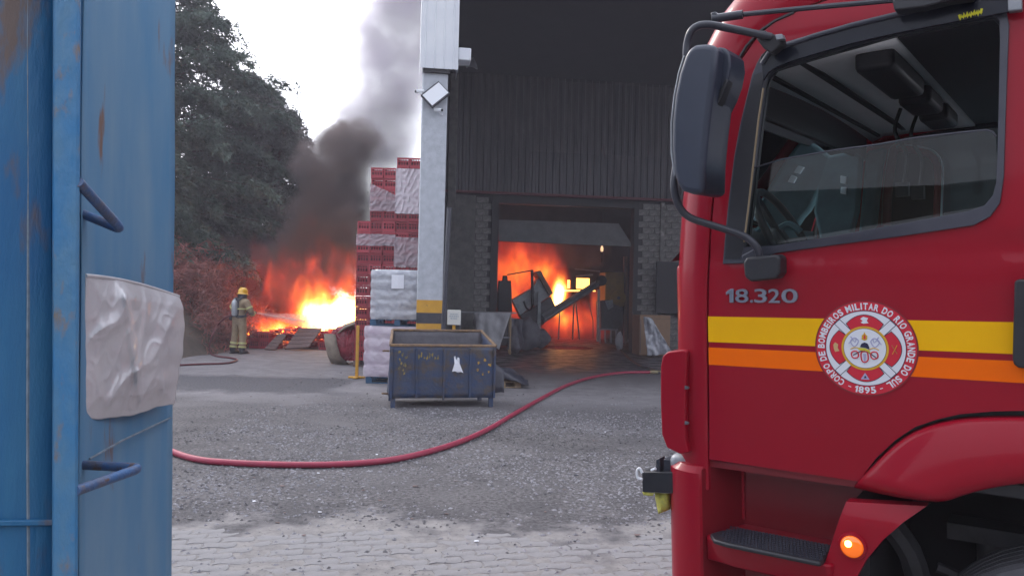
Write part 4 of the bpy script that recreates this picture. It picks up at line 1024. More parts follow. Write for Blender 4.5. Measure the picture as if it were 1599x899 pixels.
vol_domain('smoke', (-9.5, 26.8, 1.5), (2.0, 34.5, 18.5), smoke_mat('pale_smoke', ls, 1.9, (.86, .77, .90), .62, (1.9, 1.4, 1.9), .75, absorb=(.25, .2, .35), holes=.9), 'thin lilac smoke drifting up behind the crate stack and column', 'smoke')
# inside the workshop
def bpb(px, py, y, rx, ry, st=1.0, rd=1.0):
    c_ = B.m @ B.on(px, py, 1, y); k = c_.y / FL; return (tuple(c_), (rx * k, rd, ry * k), st)
wb = [bpb(872, 462, YB + 3.6, 22, 52, 1.3, .8), bpb(880, 500, YB + 3.6, 34, 32, .62, .9), bpb(850, 430, YB + 3.9, 38, 46, .62, 1), bpb(805, 425, YB + 3.8, 75, 80, .52, 1.2), bpb(895, 505, YB + 3.8, 70, 44, .46, 1.1), bpb(928, 475, YB + 3.4, 12, 26, .5, .6), bpb(800, 470, YB + 3.8, 60, 50, .5, 1.0)]  # wide left blobs emit the red glow of smoke lit by the fire
lo = B.m @ Vector((dl - .9, YB + 2.5, 0))
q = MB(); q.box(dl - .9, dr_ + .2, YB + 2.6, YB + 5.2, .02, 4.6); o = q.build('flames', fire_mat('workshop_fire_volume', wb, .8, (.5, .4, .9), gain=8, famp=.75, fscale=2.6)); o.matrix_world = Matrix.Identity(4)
me = o.data; me.transform(B.m); tag(o, 'orange flames with added red smoke glow filling the workshop behind the conveyor and hopper', 'fire', kind='stuff')
wsb = [bpb(905, 392, YB + 4.6, 90, 30, 1, 1.2), bpb(830, 385, YB + 5.2, 60, 22, .5, 1.2)]
q = MB(); q.box(dl - .5, dr_ + .3, YB + 3.0, YB + 5.55, 1.2, 5.0); q.v = [tuple(B.m @ Vector(v)) for v in q.v]
tag(q.build('smoke', smoke_mat('workshop_smoke', wsb, .8, (.4, .34, .33), .8, (.8, .8, .8), .3)), 'black smoke under the workshop ceiling in the doorway', 'smoke', kind='stuff')

# ------------------------------------------------------------------ hoses
def hose(pts, r, m, label, name='fire_hose', k=8, wob=0):
    q = MB(); P = catmull(pts, k); P = [p_ + Vector((wob * noise.noise(p_ * 1.3), wob * noise.noise(p_ * 1.3 + Vector((9, 0, 0))), 0)) for p_ in P]
    q.tube(P, r, 10); return tag(q.build(name, m, smooth=60), label, 'hose', 'hoses on the yard')
def gr(px, py, r): p_ = G(px, py + 0); return Vector((p_.x, p_.y, r))
rh = .032
H0 = [(150, 650), (215, 684), (270, 710), (310, 722), (360, 727), (430, 730), (520, 730), (600, 724), (660, 712), (720, 693), (765, 672), (805, 648), (845, 625), (885, 604), (925, 591), (970, 584), (1016, 583)]
hose([gr(x, y, rh) for x, y in H0], rh, M['hose'], 'thick pinkish red fire hose curving across the yard in front of the skip')
p = gr(1020, 583, rh); root = empty('hose_coupling', p, 0, 'brass coupling at the far end of the thick red hose', 'coupling')
q = MB(); q.cyl((-.08, 0, 0), (.10, 0, 0), .055, 14); q.build('collar', M['brass'], root, smooth=40)
q = MB(); q.cyl((.10, 0, 0), (.2, .02, 0), .045, 12); q.box(-.02, .05, -.085, .085, -.02, .02); q.build('lug', M['brass'], root, smooth=40)
hose([gr(x, y, .03) for x, y in ((1030, 584), (1016, 577), (1000, 573), (985, 563), (972, 550), (962, 540), (950, 533))], .028, M['hose_k'], 'thin black hose running from the brass coupling into the doorway')
fx, fy = G(372, 552).x, G(372, 552).y
hp = [gr(x, y, .025) for x, y in ((215, 575), (270, 572), (310, 570), (345, 569), (362, 567), (370, 563), (360, 560), (342, 558), (330, 554))]
hp += [at(327, 540, hp[-1].y), at(331, 524, hp[-1].y - .2), at(339, 509, fy + .0), at(350, 498, fy - .12), at(362, 492, fy - .16), at(376, 491, fy + .22), at(392, 488, fy + .42)]
hose(hp, .024, M['hose_d'], 'dark red hose looping from the ground up to the firefighter', k=7)
nz0, nz1 = at(388, 488.5, fy + .40), at(399, 488, fy + .62)
q = MB(); q.tube([nz0, nz0.lerp(nz1, .5), nz0.lerp(nz1, .55), nz1], [.028, .03, .042, .045], 12); tag(q.build('hose_nozzle', M['bpaint'], smooth=40), 'black hose nozzle aimed at the fire in the firefighter hands', 'nozzle')
sp = MB(); a, b = nz1, at(500, 506, 24.6); sp.tube([a, a.lerp(b, .3), a.lerp(b, .7), b], [.03, .10, .22, .34], 16)
m = bpy.data.materials.new('water_spray'); m.use_nodes = True; n = m.node_tree.nodes; n.clear(); o_ = n.new('ShaderNodeOutputMaterial'); v_ = n.new('ShaderNodeVolumePrincipled'); v_.inputs['Color'].default_value = (.97, .95, 1, 1); v_.inputs['Density'].default_value = 1.5; m.node_tree.links.new(v_.outputs[0], o_.inputs['Volume'])
tag(sp.build('water_spray', m, smooth=60), 'white jet of water from the nozzle into the flames', 'water jet', kind='stuff')
j = MB(); j.tube([a, a.lerp(b, .35), a.lerp(b, .75)], [.018, .035, .05], 8); m2 = m.copy(); m2.name = 'water_core'; m2.node_tree.nodes['Principled Volume'].inputs['Density'].default_value = 9
tag(j.build('water_jet', m2, smooth=60), 'narrow bright core of the water jet', 'water jet', kind='stuff')

# ------------------------------------------------------------------ firefighter seen from behind
def skin(name, V, E, Rd, m, parent, sub=1, root=0):
    me = bpy.data.meshes.new(name); me.from_pydata([tuple(v) for v in V], E, []); me.materials.append(m)
    o = link(bpy.data.objects.new(name, me)); adopt(o, parent)
    md = o.modifiers.new('skin', 'SKIN'); md.use_smooth_shade = True
    for i, sv in enumerate(me.skin_vertices[0].data):
        r_ = Rd[i]; sv.radius = (r_, r_) if isinstance(r_, (int, float)) else r_; sv.use_root = (i == root)
    md2 = o.modifiers.new('sub', 'SUBSURF'); md2.levels = md2.render_levels = sub
    return o
ff = empty('person', (fx, fy, 0), R_(-24), 'firefighter seen from behind in tan turnout gear and yellow helmet aiming a hose', 'person')
V = [(0, 0, .98), (.015, 0, 1.14), (.03, .01, 1.32), (.045, .015, 1.46), (.055, .03, 1.56),
     (-.115, 0, .90), (-.15, .03, .52), (-.175, -.02, .14), (.115, 0, .90), (.13, .03, .52), (.135, 0, .14),
     (-.17, .0, 1.44), (-.30, .03, 1.22), (-.21, .24, 1.09), (.25, .01, 1.44), (.36, .06, 1.20), (.24, .30, 1.10)]
E_ = [(0, 1), (1, 2), (2, 3), (3, 4), (0, 5), (5, 6), (6, 7), (0, 8), (8, 9), (9, 10), (3, 11), (11, 12), (12, 13), (3, 14), (14, 15), (15, 16)]
Rd = [(.19, .15), (.185, .145), (.205, .15), (.17, .12), .07, .125, .105, .098, .125, .105, .098, .10, .085, .062, .10, .085, .062]
skin('body', V, E_, Rd, M['khaki'], ff, 2)
skin('head', [(.055, .03, 1.54), (.06, .05, 1.64), (.062, .055, 1.72)], [(0, 1), (1, 2)], [.065, (.082, .095), (.08, .09)], M['skinm'], ff, 2)
q = MB(); hm = Matrix.Translation((.062, .05, 1.69)) @ Matrix.Rotation(R_(-6), 4, 'X')
q.lathe([(.0, .165), (.05, .16), (.10, .135), (.128, .085), (.135, .03), (.136, .0), (.165, -.02), (.168, -.03), (.135, -.012)], 24, hm @ Matrix.Diagonal((.95, 1.12, 1, 1))); q.build('helmet', M['helmet'], ff, smooth=50)
q = MB(); q.box(-.012, .012, -.12, .13, .10, .17, hm); q.build('helmet_ridge', M['helmet'], ff, bevel=.01)
q = MB(); q.lathe([(.125, -.01), (.13, -.09), (.12, -.14)], 18, hm); q.build('neck_curtain', M['bpaint'], ff, smooth=50)
q = MB(); tm = Matrix.Translation((.015, -.205, 1.06)) @ Matrix.Rotation(R_(4), 4, 'X') @ Matrix.Rotation(R_(3), 4, 'Y')
q.lathe([(.0, .0), (.06, .01), (.078, .05), (.078, .36), (.06, .42), (.025, .45), (.022, .49), (.0, .49)], 20, tm); q.build('air_cylinder', M['tank'], ff, smooth=40)
q = MB(); q.box(-.09, .09, .05, .09, -.02, .50, tm); q.build('back_plate', M['bpaint'], ff, bevel=.02)
for sx in (-1, 1):
    q = MB(); q.tube(catmull([(.03 + sx * .08, -.14, 1.50), (.03 + sx * .12, -.05, 1.57), (.04 + sx * .12, .10, 1.50), (.03 + sx * .13, .17, 1.30), (.02 + sx * .17, .02, 1.06)], 5), .02, 6); q.build('shoulder_strap', M['bpaint'], ff, smooth=60)
q = MB(); q.tube(catmull([(.21 * math.cos(a) + .01, .175 * math.sin(a), 1.06) for a in [i * math.pi / 6 for i in range(13)]], 2), .026, 6, False); q.build('waist_belt', M['bpaint'], ff, smooth=60)
q = MB(); q.box(-.30, -.18, -.10, .04, .93, 1.10); q.build('pouch', M['bpaint'], ff, bevel=.03)
q = MB(); q.tube(catmull([(.03, -.2, 1.10), (.12, -.2, 1.02), (.24, -.05, 1.05), (.30, .1, 1.12)], 5), .014, 6); q.build('air_line', M['bpaint'], ff, smooth=60)
def band(a, b, t, r, h=.05):
    a, b = Vector(a), Vector(b); c_ = a.lerp(b, t); d = (b - a).normalized(); q = MB(); q.tube([c_ - d * h / 2, c_ - d * h / 2 * .9, c_ + d * h / 2 * .9, c_ + d * h / 2], [r * .9, r, r, r * .9], 18, False); return q
for (a, b, t, r) in ((6, 7, .58, .112), (6, 7, .86, .108), (9, 10, .58, .112), (9, 10, .86, .108), (11, 12, .62, .097), (14, 15, .62, .097), (15, 16, .62, .080), (12, 13, .62, .08)):
    band(V[a], V[b], t, r).build('reflective_band', M['refl'], ff, smooth=50)
q = MB(); q.tube([( .225 * math.cos(a) + .028, .185 * math.sin(a) - .0, 1.26) for a in [i * math.pi / 12 for i in range(25)]], .02, 6, False); q.build('reflective_band', M['refl'], ff, smooth=50)
for (x, y) in ((-.178, -.02), (.138, 0)):
    q = MB(); q.tube([(x, y - .02, .16), (x, y, .07), (x, y + .05, .055), (x, y + .17, .045), (x, y + .22, .035)], [.085, .075, .06, .055, .03], 12); q.build('boot', M['bpaint'], ff, smooth=50)
    q = MB(); q.box(x - .055, x + .055, y - .09, y + .24, 0, .03); q.build('boot_sole', M['black'], ff, bevel=.012)
for sx, (wx, wy, wz), tgt in ((-1, V[13], (-.10, .36, 1.08)), (1, V[16], (.17, .42, 1.10))):
    w0 = Vector((wx, wy, wz)); t0 = Vector(tgt); d = (t0 - w0).normalized(); s_ = Vector((0, 0, 1)); 
    HV = [w0 - d * .02, w0 + d * .05]; HE = [(0, 1)]; HR = [.042, (.045, .03)]
    for i in range(4):
        b0 = w0 + d * .085 + s_ * (.033 - .022 * i); l = (.036, .042, .038, .03)[i]; side = Vector((-sx * .35, .2, 0)).normalized()
        k = len(HV); HV += [b0, b0 + d * l, b0 + d * l * .9 + side * l * .9, b0 + side * l * 1.7]; HE += [(1, k), (k, k + 1), (k + 1, k + 2), (k + 2, k + 3)]; HR += [.013, .012, .011, .010]
    k = len(HV); b0 = w0 + d * .04 + s_ * .035; HV += [b0, b0 + d * .035 + Vector((-sx * .03, .0, .015)), b0 + d * .05 + Vector((-sx * .055, .0, .0))]; HE += [(1, k), (k, k + 1), (k + 1, k + 2)]; HR += [.016, .014, .012]
    skin('glove', HV, HE, HR, M['bpaint'], ff, 1)

# scraps of litter on the yard
q = MB(); rl = random.Random(21)
for i in range(80):
    px, py = rl.uniform(270, 1040), 560 + 290 * rl.random() ** .7; g_ = G(px, py); s_ = rl.uniform(.008, .022) * (1.6 if rl.random() < .1 else 1)
    a = rl.uniform(0, 6.28); P = [Vector((g_.x + math.cos(a + k * 1.57 + rl.uniform(-.4, .4)) * s_, g_.y + math.sin(a + k * 1.57) * s_ * .7, .006 + rl.uniform(0, .35) * s_)) for k in range(4)]
    q.cur = 0 if rl.random() < .16 else (1 if rl.random() < .5 else 2); q.add(P, [(0, 1, 2, 3)])
tag(q.build('litter', [M['paper'], M['blackbag'], M['greywood']], solid=.003), 'small scraps of paper, plastic and wood strewn over the yard', 'litter', kind='stuff')

# ------------------------------------------------------------------ fire truck
def tdir(px, py): return ray(px, py).normalized()
TF = tdir(-791, 458); TU = -tdir(1286, 35050); TU = (TU - TF * TU.dot(TF)).normalized(); TL = TU.cross(TF)
TO = CAMPOS + ray(1105, 543) * 2.9; TO = TO - TU * TO.z
T = Frame(TO, TF, TL, TU)
tk = empty('fire_truck', matrix=T.m, label='red fire truck with yellow and orange stripes and a round seal on its door', cat='fire truck')
def ys(x, z): return -.055 * max(0, z - 1.95) - .03 * max(0, z - 1.95) ** 2 - .035 * max(0, 1.45 - z) ** 1.5 - .006 * math.sin(max(0, min(1, (1.93 - z) / .1)) * math.pi)
def TS(px, py, off=0):
    y = 0
    for _ in range(6): p = T.on(px, py, 1, y + off); y = ys(p.x, p.z)
    return p
def T2(px, py): p = TS(px, py); return (p.x, p.z)
def on_side(off): return lambda a, b: Vector((a, ys(a, b) + off, b))
gap_px = [(1107, 718), (1106, 640), (1105.3, 560), (1105, 495), (1105.5, 440), (1108, 390), (1112, 327), (1116.5, 285), (1122, 245), (1128.5, 203), (1135, 164), (1141, 136), (1148, 112), (1156, 94), (1168, 77), (1180, 60), (1194, 46), (1208, 35), (1225, 25)]
gap = [T2(x, y) for x, y in gap_px] + [(-.42, 2.752), (-.56, 2.782), (-.8, 2.80), (-1.075, 2.81)]
bot = [(-1.075, 1.388)] + [T2(x, y) for x, y in ((1599, 643), (1550, 644), (1500, 648), (1465, 656), (1430, 668), (1400, 688), (1370, 716), (1353, 738), (1342, 753))]
door_outer = gap + bot
rub_px = [(1130, 412), (1135, 355), (1140, 307), (1148, 245), (1156, 200), (1166, 158), (1176, 117), (1183, 100), (1191, 86), (1205, 76), (1230, 66), (1330, 38), (1447, 12), (1560, 8), (1572, 20), (1576, 41), (1573, 120), (1570, 205), (1568, 276), (1562, 317), (1547, 338), (1521, 352), (1400, 370), (1300, 383), (1214, 395), (1180, 405), (1160, 411)]
gl_px = [(1162, 386), (1168, 330), (1176, 260), (1184, 190), (1192, 135), (1197, 118), (1207, 106), (1225, 100), (1300, 78), (1400, 50), (1500, 30), (1550, 24), (1561, 34), (1562, 60), (1560, 160), (1558, 240), (1556, 285), (1551, 305), (1538, 321), (1512, 330), (1400, 351), (1300, 369), (1210, 384)]
rub = [T2(x, y) for x, y in rub_px]; gl = [T2(x, y) for x, y in gl_px]
def shrink(loop, d):
    n = len(loop); out = []
    for i in range(n):
        a, b, c_ = [Vector((*loop[(i + k) % n], 0)) for k in (-1, 0, 1)]
        t = (c_ - a).normalized(); nn = Vector((t.y, -t.x, 0)); out.append((b.x + nn.x * d, b.y + nn.y * d))
    return out
def area(l): return sum(l[i - 1][0] * l[i][1] - l[i][0] * l[i - 1][1] for i in range(len(l)))
if area(door_outer) < 0: door_outer = door_outer[::-1]
if area(rub) < 0: rub = rub[::-1]
if area(gl) < 0: gl = gl[::-1]
door = adopt(skin_part(shrink(door_outer, -.004), [shrink(rub, -.012)], on_side(0), (0, -1, 0), .03, .05).build('door', M['red'], None, smooth=32), tk)
q = skin_part(rub, [gl], on_side(.010), (0, -1, 0), .05, .08); q.build('window_seal', M['rubber'], door, smooth=35, bevel=.006)
q = skin_part(shrink(door_outer, .03), [shrink(gl, -.004)], on_side(-.036), (0, -1, 0), .02, .1); q.build('inner_panel', M['dash'], tk)
# black front quarter filler of the window
fp = [T2(x, y) for x, y in ((1134, 405), (1150, 250), (1170, 150), (1180, 118), (1196, 112), (1191, 135), (1176, 260), (1163, 388), (1158, 404))]
q = skin_part(fp, [], on_side(.0125), (0, -1, 0), .02, .1); q.build('quarter_trim', M['black'], door)
q = MB(); q.tube([TS(x, y, .016) for x, y in ((1162, 378), (1168, 330), (1176, 260), (1184, 190), (1192, 138))], .004, 6); q.build('seal_strip', mat('tan_seal_strip', (.22, .16, .09), rough=.4), door)
# lowered window pane
pane = [T2(x, y) for x, y in ((1162, 386), (1172, 300), (1178, 262), (1220, 249), (1307, 234), (1369, 226), (1431, 215), (1500, 207), (1540, 203), (1554, 209), (1557, 260), (1556, 285), (1551, 305), (1538, 321), (1512, 330), (1400, 351), (1300, 369), (1210, 384))]
q = MB(); tr_ = tessellate_polygon([[Vector((p[0], p[1], 0)) for p in pane]]); q.add([Vector((a, ys(a, b) - .012, b)) for a, b in pane], tr_); q.build('window_pane', M['glass'], door)
q = MB(); q.tube([TS(x, y, -.013) for x, y in ((1178, 262), (1220, 249), (1307, 234), (1369, 226), (1431, 215), (1500, 207), (1540, 203), (1550, 206), (1555, 213))], .0035, 6); q.build('pane_edge', M['rubber'], door, smooth=50)
# black belt line under window
# cab shell: front corner and roof rolled over from the door gap
W2 = 2.38
def shell(mirror):
    gp = [Vector((x, ys(x, z), z)) for x, z in gap]
    gp = [Vector((gp[0].x, gp[0].y, .99))] + gp + [Vector((-1.5, ys(-1.5, 2.81), 2.815)), Vector((-2.0, ys(0, 2.81), 2.815))]
    rows = []
    for i, g_ in enumerate(gp):
        a = gp[max(0, i - 1)]; b = gp[min(len(gp) - 1, i + 1)]; t = (b - a); nrm = Vector((t.z, 0, -t.x)).normalized()
        if i < 8: nrm = Vector((1, 0, nrm.z * .2)).normalized()
        row = [g_ + Vector((0, -.045, 0)) + nrm * .004, g_ + nrm * .004 + Vector((0, -.003, 0))]
        k = min(1, max(0, (g_.z - 2.45) / .3)); r = .155 + .03 * k; fl_ = .022 + .05 * k
        row += [g_ + nrm * (.008), g_ + nrm * fl_]
        for s in range(1, 13):
            th = math.pi / 2 * s / 12; row.append(g_ + nrm * (fl_ + r * math.sin(th)) + Vector((0, -r * (1 - math.cos(th)), 0)))
        e = row[-1]; row.append(Vector((e.x + .01 * nrm.x, e.y - .12, e.z + .01 * nrm.z)))
        low = g_.z < 1.86 or g_.z > 2.735
        row.append(Vector((row[-1].x + (.05 * nrm.x if low else 0), -W2 / 2 if low else row[-1].y - .02, row[-1].z + .03 * nrm.z)))
        if mirror: row = [Vector((p.x, -W2 - p.y, p.z)) for p in row]
        rows.append(row)
    q = MB(); q.grid(rows); return q
for mir in (0, 1):
    shell(mir).build('cab_shell', M['red'], tk, smooth=40)
# roof deflector seam, gutter
q = MB(); q.tube([TS(x, y, .0) + Vector((0, .0, .0)) for x, y in ((1118, 245), (1124, 200), (1131, 160), (1138, 128), (1149, 100), (1166, 72), (1186, 50), (1210, 33), (1240, 20))], .006, 5); q.build('door_gap_seal', M['dkframe'], tk)
# cab rear and far side, floor
q = skin_part([(-1.085, 1.35), (-1.085, 2.812), (-2.0, 2.812), (-2.0, 1.05), (-1.9, 1.05), (-1.7, 1.25)], [], on_side(-.001), (0, -1, 0), .03, .1); q.build('rear_side_panel', M['red'], tk, smooth=40)
far = lambda a, b: Vector((a, -W2 - ys(a, b), b))
q = skin_part(door_outer, [shrink(gl, -.02)], far, (0, 1, 0), .03, .12); q.build('far_door', M['red'], tk, smooth=32)
q = MB(); lp = [Vector((a, -W2 - ys(a, b) + .035, b)) for a, b in shrink(gl, -.012)]; q.tube(lp + [lp[0], lp[1]], .022, 6, False); q.build('far_window_seal', M['rubber'], tk, smooth=50)
q = skin_part(shrink(gl, -.02), [], lambda a, b: Vector((a, -W2 - ys(a, b) + .02, b)), (0, 1, 0), .004, .3); q.build('far_window', M['glass'], tk)
q = MB(); q.box(-2.0, -1.96, -W2 + .03, -.03, 1.0, 2.8); q.build('cab_rear_wall', M['dash'], tk)
q = MB(); q.box(-1.96, .10, -W2 + .08, -.08, 1.10, 1.14); q.build('cab_floor', M['dash'], tk)
q = MB(); q.box(-1.96, -1.93, -W2 + .12, -.12, 1.5, 2.5); q.build('bunk_backrest', M['teal'], tk)
# windscreen
q = MB(); ws = [[Vector((.20 - .26 * (max(0, z - 1.86) / .85) ** 1.3 + .05 * math.cos((y / -W2 - .5) * math.pi), y, z)) for y in [-.24 - (W2 - .48) * i / 12 for i in range(13)]] for z in (1.84, 2.1, 2.35, 2.6, 2.74)]
q.grid(ws); q.build('windscreen', M['wglass'], tk, smooth=50)
q = MB(); q.box(.14, .22, -W2 + .2, -.2, 1.15, 1.85); q.build('front_panel', M['red'], tk, bevel=.02)
# interior
q = MB(); q.box(-.085, -.06, -W2 + .14, -.14, 2.44, 2.77); q.build('header_trim', M['black'], tk, bevel=.01)
q = MB(); q.bar((-.05, -W2 + .2, 2.7), (.16, -W2 + .2, 1.9), .10, .16, up=(0, 1, 0)); q.build('far_pillar_trim', M['black'], tk, bevel=.01)
q = MB(); P = []
for i in range(9):
    x = -.10 - .54 * i / 8; row = []
    for j in range(25):
        y = -.10 - (W2 - .2) * j / 24; row.append(Vector((x, y, 2.60 + .035 * math.sin(math.pi * j / 24) - (.03 if i == 0 else 0))))
    P.append(row)
q.grid(P); q.build('headliner', M['headliner'], tk, smooth=50, solid=.02)
q = MB(); q.bar((-.30, -.15, 2.592), (-.30, -2.2, 2.592), .025, .012); q.bar((-.16, -.15, 2.575), (-.16, -2.2, 2.575), .018, .012); q.build('headliner_seam', M['dkframe'], tk)
q = MB(); q.box(-1.95, -.645, -2.25, -.10, 2.585, 2.66); q.build('rear_headliner', M['black'], tk)
for ya, yb in ((-.85, -.22), (-1.35, -1.0), (-1.85, -1.5)):
    q = MB(); q.box(-.61, -.48, ya, yb, 2.52, 2.60); q.build('overhead_console', M['black'], tk, bevel=.02)
for y, x in ((-.95, -.5), (-1.2, -.52)):
    q = MB(); q.tube(catmull([(x, y, 2.5), (x + .02, y + .02, 2.4), (x - .02, y - .01, 2.3), (x - .01, y + .02, 2.16)], 5), .009, 6); q.box(x - .03, x + .02, y - .02, y + .03, 2.12, 2.18); q.build('radio_cord', M['dkframe'], tk, smooth=60)
q = MB(); P = []
for i, (x, z) in enumerate(((.18, 1.86), (.12, 1.92), (.0, 1.95), (-.10, 1.90), (-.20, 1.72), (-.22, 1.2))):
    P.append([Vector((x, y, z + .05 * math.exp(-((y + .6) / .3) ** 2) * (1 if z > 1.7 else 0))) for y in [-.08 - (W2 - .16) * j / 24 for j in range(25)]])
q.grid(P); q.build('dashboard', M['dash'], tk, smooth=50)
q = MB(); wc = Vector((-.14, -.52, 1.95)); wm = Matrix.Translation(wc) @ Matrix.Rotation(R_(-62), 4, 'Y')
q.tube([wm @ Vector((.225 * math.cos(a), .225 * math.sin(a), 0)) for a in [i * math.pi / 14 for i in range(29)]], .016, 8, False)
q.lathe([(.0, -.01), (.07, -.01), (.075, -.03), (.05, -.06), (.04, -.25)], 14, wm)
for a in (.5, 2.64, 4.71): q.bar(wm @ Vector((0, 0, -.02)), wm @ Vector((.22 * math.cos(a), .22 * math.sin(a), 0)), .03, .015)
q.build('steering_wheel', M['dash'], tk, smooth=50)
q = MB(); q.bar((-.33, -.72, 1.80), (-.33, -.95, 1.86), .02, .02); q.build('indicator_stalk', M['black'], tk)
for y, nm in ((-.62, 'driver_seat'), (-1.75, 'passenger_seat')):
    q = MB(); q.box(-1.25, -.70, y - .25, y + .25, 1.40, 1.56); q.build('seat_cushion', M['teal'], tk, bevel=.05, seg=3)
    q = MB(); bm_ = Matrix.Translation((-1.22, y, 1.52)) @ Matrix.Rotation(R_(-12), 4, 'Y'); q.box(-.07, .09, -.24, .24, 0, .66, bm_); q.box(-.05, .06, -.14, .14, .68, .92, bm_); q.build('seat_backrest', M['teal'], tk, bevel=.045, seg=3)
q = MB(); q.box(-.95, -.62, -1.40, -1.0, 1.14, 1.66); q.build('centre_console', M['teal'], tk, bevel=.04)
def iprism(name, px, y, depth, m, bevel=.02):
    pts = [T.on(a, b, 1, y) for a, b in px]; n = len(pts); q = MB()
    q.add(pts + [p_ + Vector((0, -depth, 0)) for p_ in pts], [tuple(range(n)), tuple(range(n, 2 * n))[::-1]] + [(i, (i + 1) % n, n + (i + 1) % n, n + i) for i in range(n)])
    return q.build(name, m, tk, bevel=bevel, seg=3)
iprism('teal_reflection', [(1276, 262), (1286, 244), (1330, 236), (1346, 244), (1340, 330), (1326, 384), (1282, 384), (1270, 330)], -1.95, .06, M['teal'])  # teal panel added in place of a reflection on the windscreen
iprism('pillar_trim', [(1352, 236), (1382, 230), (1376, 262), (1366, 356), (1340, 366)], -2.15, .08, M['teal'])
iprism('switch_panel', [(1312, 274), (1322, 276), (1321, 288), (1312, 286)], -1.94, .02, M['clad'], .004); iprism('switch_panel', [(1313, 292), (1322, 292), (1321, 304), (1312, 302)], -1.94, .02, M['clad'], .004)
q = MB(); loop = catmull([T.on(px, py, 1, -2.2) for px, py in ((1384, 352), (1386, 300), (1394, 244), (1402, 231), (1440, 236), (1458, 246), (1466, 266), (1466, 300), (1464, 352))], 5)
q.tube(loop, .026, 8); q.build('far_quarter_frame', M['red'], tk, smooth=60)
q = MB(); q.tube([p_ + Vector((-.02, .02, .012)) for p_ in loop[12:]], .006, 6); q.build('frame_edge', M['clad'], tk, smooth=60)
iprism('far_glass_dark', [(1388, 350), (1390, 300), (1398, 246), (1406, 236), (1440, 240), (1456, 250), (1462, 300), (1460, 352)], -2.24, .02, M['acrylic'], .004)
q = MB(); q.tube(catmull([T.on(px, py, 1, -.5) for px, py in ((1180, 362), (1196, 352), (1212, 358), (1232, 350), (1250, 362))], 4), .014, 6); q.box(-.10, .0, -1.05, -.8, 1.93, 1.99); q.build('dash_clutter', M['teal'], tk, smooth=50)
# smoked visor over the window with rail, yellow mark and end cap
vis = [T2(x, y) for x, y in ((1193, 92), (1200, 83), (1216, 75), (1330, 40), (1447, 13), (1493, 0), (1596, -24), (1597, 18), (1577, 23), (1493, 38), (1400, 56), (1330, 72), (1244, 97), (1218, 107), (1204, 116), (1197, 128))]
if area(vis) < 0: vis = vis[::-1]
q = skin_part(vis, [], on_side(.034), (0, -1, 0), .012, .08); vz = q.build('window_visor', M['acrylic'], tk, smooth=40, bevel=.004)
q = MB(); q.tube([TS(x, y, .036) for x, y in ((1190, 100), (1200, 84), (1216, 75), (1270, 57), (1330, 40), (1447, 12), (1493, 0), (1590, -22))], .0095, 8); q.build('visor_rail', M['rubber'], vz, smooth=50)
a = [T2(x, y) for x, y in ((1574, -30), (1597, -36), (1598, 22), (1576, 24))]; q = skin_part(a if area(a) > 0 else a[::-1], [], on_side(.045), (0, -1, 0), .03, .2); q.build('visor_cap', M['gal'], vz, bevel=.004)
q = MB()
pts = []
for i in range(19): u = i / 18; px = 1498 + 35 * u; py = 27 - 8.5 * u + (3.4 if i % 2 else -3.2) * (1 + .35 * math.sin(i * 2.2)); pts.append(TS(px, py, .0355))
q.tube(pts, .0042, 5); q.tube([TS(1497, 28, .0355), TS(1534, 19, .0355)], .0035, 5); q.build('yellow_mark', mat('yellow_visor_print', (.65, .60, .02), rough=.5), vz)
# stripes
def stripe(z0, z1, m, name, end):
    q = skin_part([(-.004, z0), (-.004, z1), (end, z1), (end, z0)][::-1], [], on_side(.0016), (0, -1, 0), .001, .06)
    q.build(name, m, door, smooth=50)
stripe(1.5565, 1.6525, M['yellow'], 'yellow_stripe', -1.07)
stripe(1.4705, 1.536, M['orange'], 'orange_stripe', -1.07)
# chrome numerals 18.320
def text_mb(s, extr, bold=0):
    if s == '1':
        P = [(.36, 0), (.66, 0), (.66, .72), (.44, .72), (.12, .54), (.12, .40), (.36, .50)]; n = len(P); F_ = [tuple(t_) for t_ in tessellate_polygon([[Vector((*p_, 0)) for p_ in P]])]
        return ([Vector((x, y, extr)) for x, y in P] + [Vector((x, y, -extr)) for x, y in P], F_ + [tuple(i + n for i in t_) for t_ in F_] + [(i, (i + 1) % n, n + (i + 1) % n, n + i) for i in range(n)]) if extr else ([Vector((x, y, 0)) for x, y in P], F_)
    cu = bpy.data.curves.new('t', 'FONT'); cu.body = s; cu.size = 1; cu.extrude = extr; cu.offset = bold; cu.resolution_u = 4
    o = bpy.data.objects.new('t', cu); sc.collection.objects.link(o); dg = bpy.context.evaluated_depsgraph_get(); dg.update()
    me = bpy.data.meshes.new_from_object(o.evaluated_get(dg)); V = [v.co.copy() for v in me.vertices]; Fc = [tuple(p.vertices) for p in me.polygons]
    bpy.data.objects.remove(o); bpy.data.curves.remove(cu); bpy.data.meshes.remove(me); return V, Fc
def text_fit(s, x0, x1, z0, z1, off, depth, m, name, parent, bold=.02, bevel=0):
    V, Fc = text_mb(s, .5, bold); ax = [v.x for v in V]; ay = [v.y for v in V]; a0, a1, b0, b1 = min(ax), max(ax), min(ay), max(ay); q = MB()
    q.add([Vector((x0 + (x1 - x0) * (v.x - a0) / (a1 - a0), off + (v.z + .5) * depth + ys(0, (z0 + z1) / 2), z0 + (z1 - z0) * (v.y - b0) / (b1 - b0))) for v in V], Fc)
    return q.build(name, m, parent, bevel=bevel)
bz0, bz1 = TS(1135, 472).z, TS(1135, 451).z
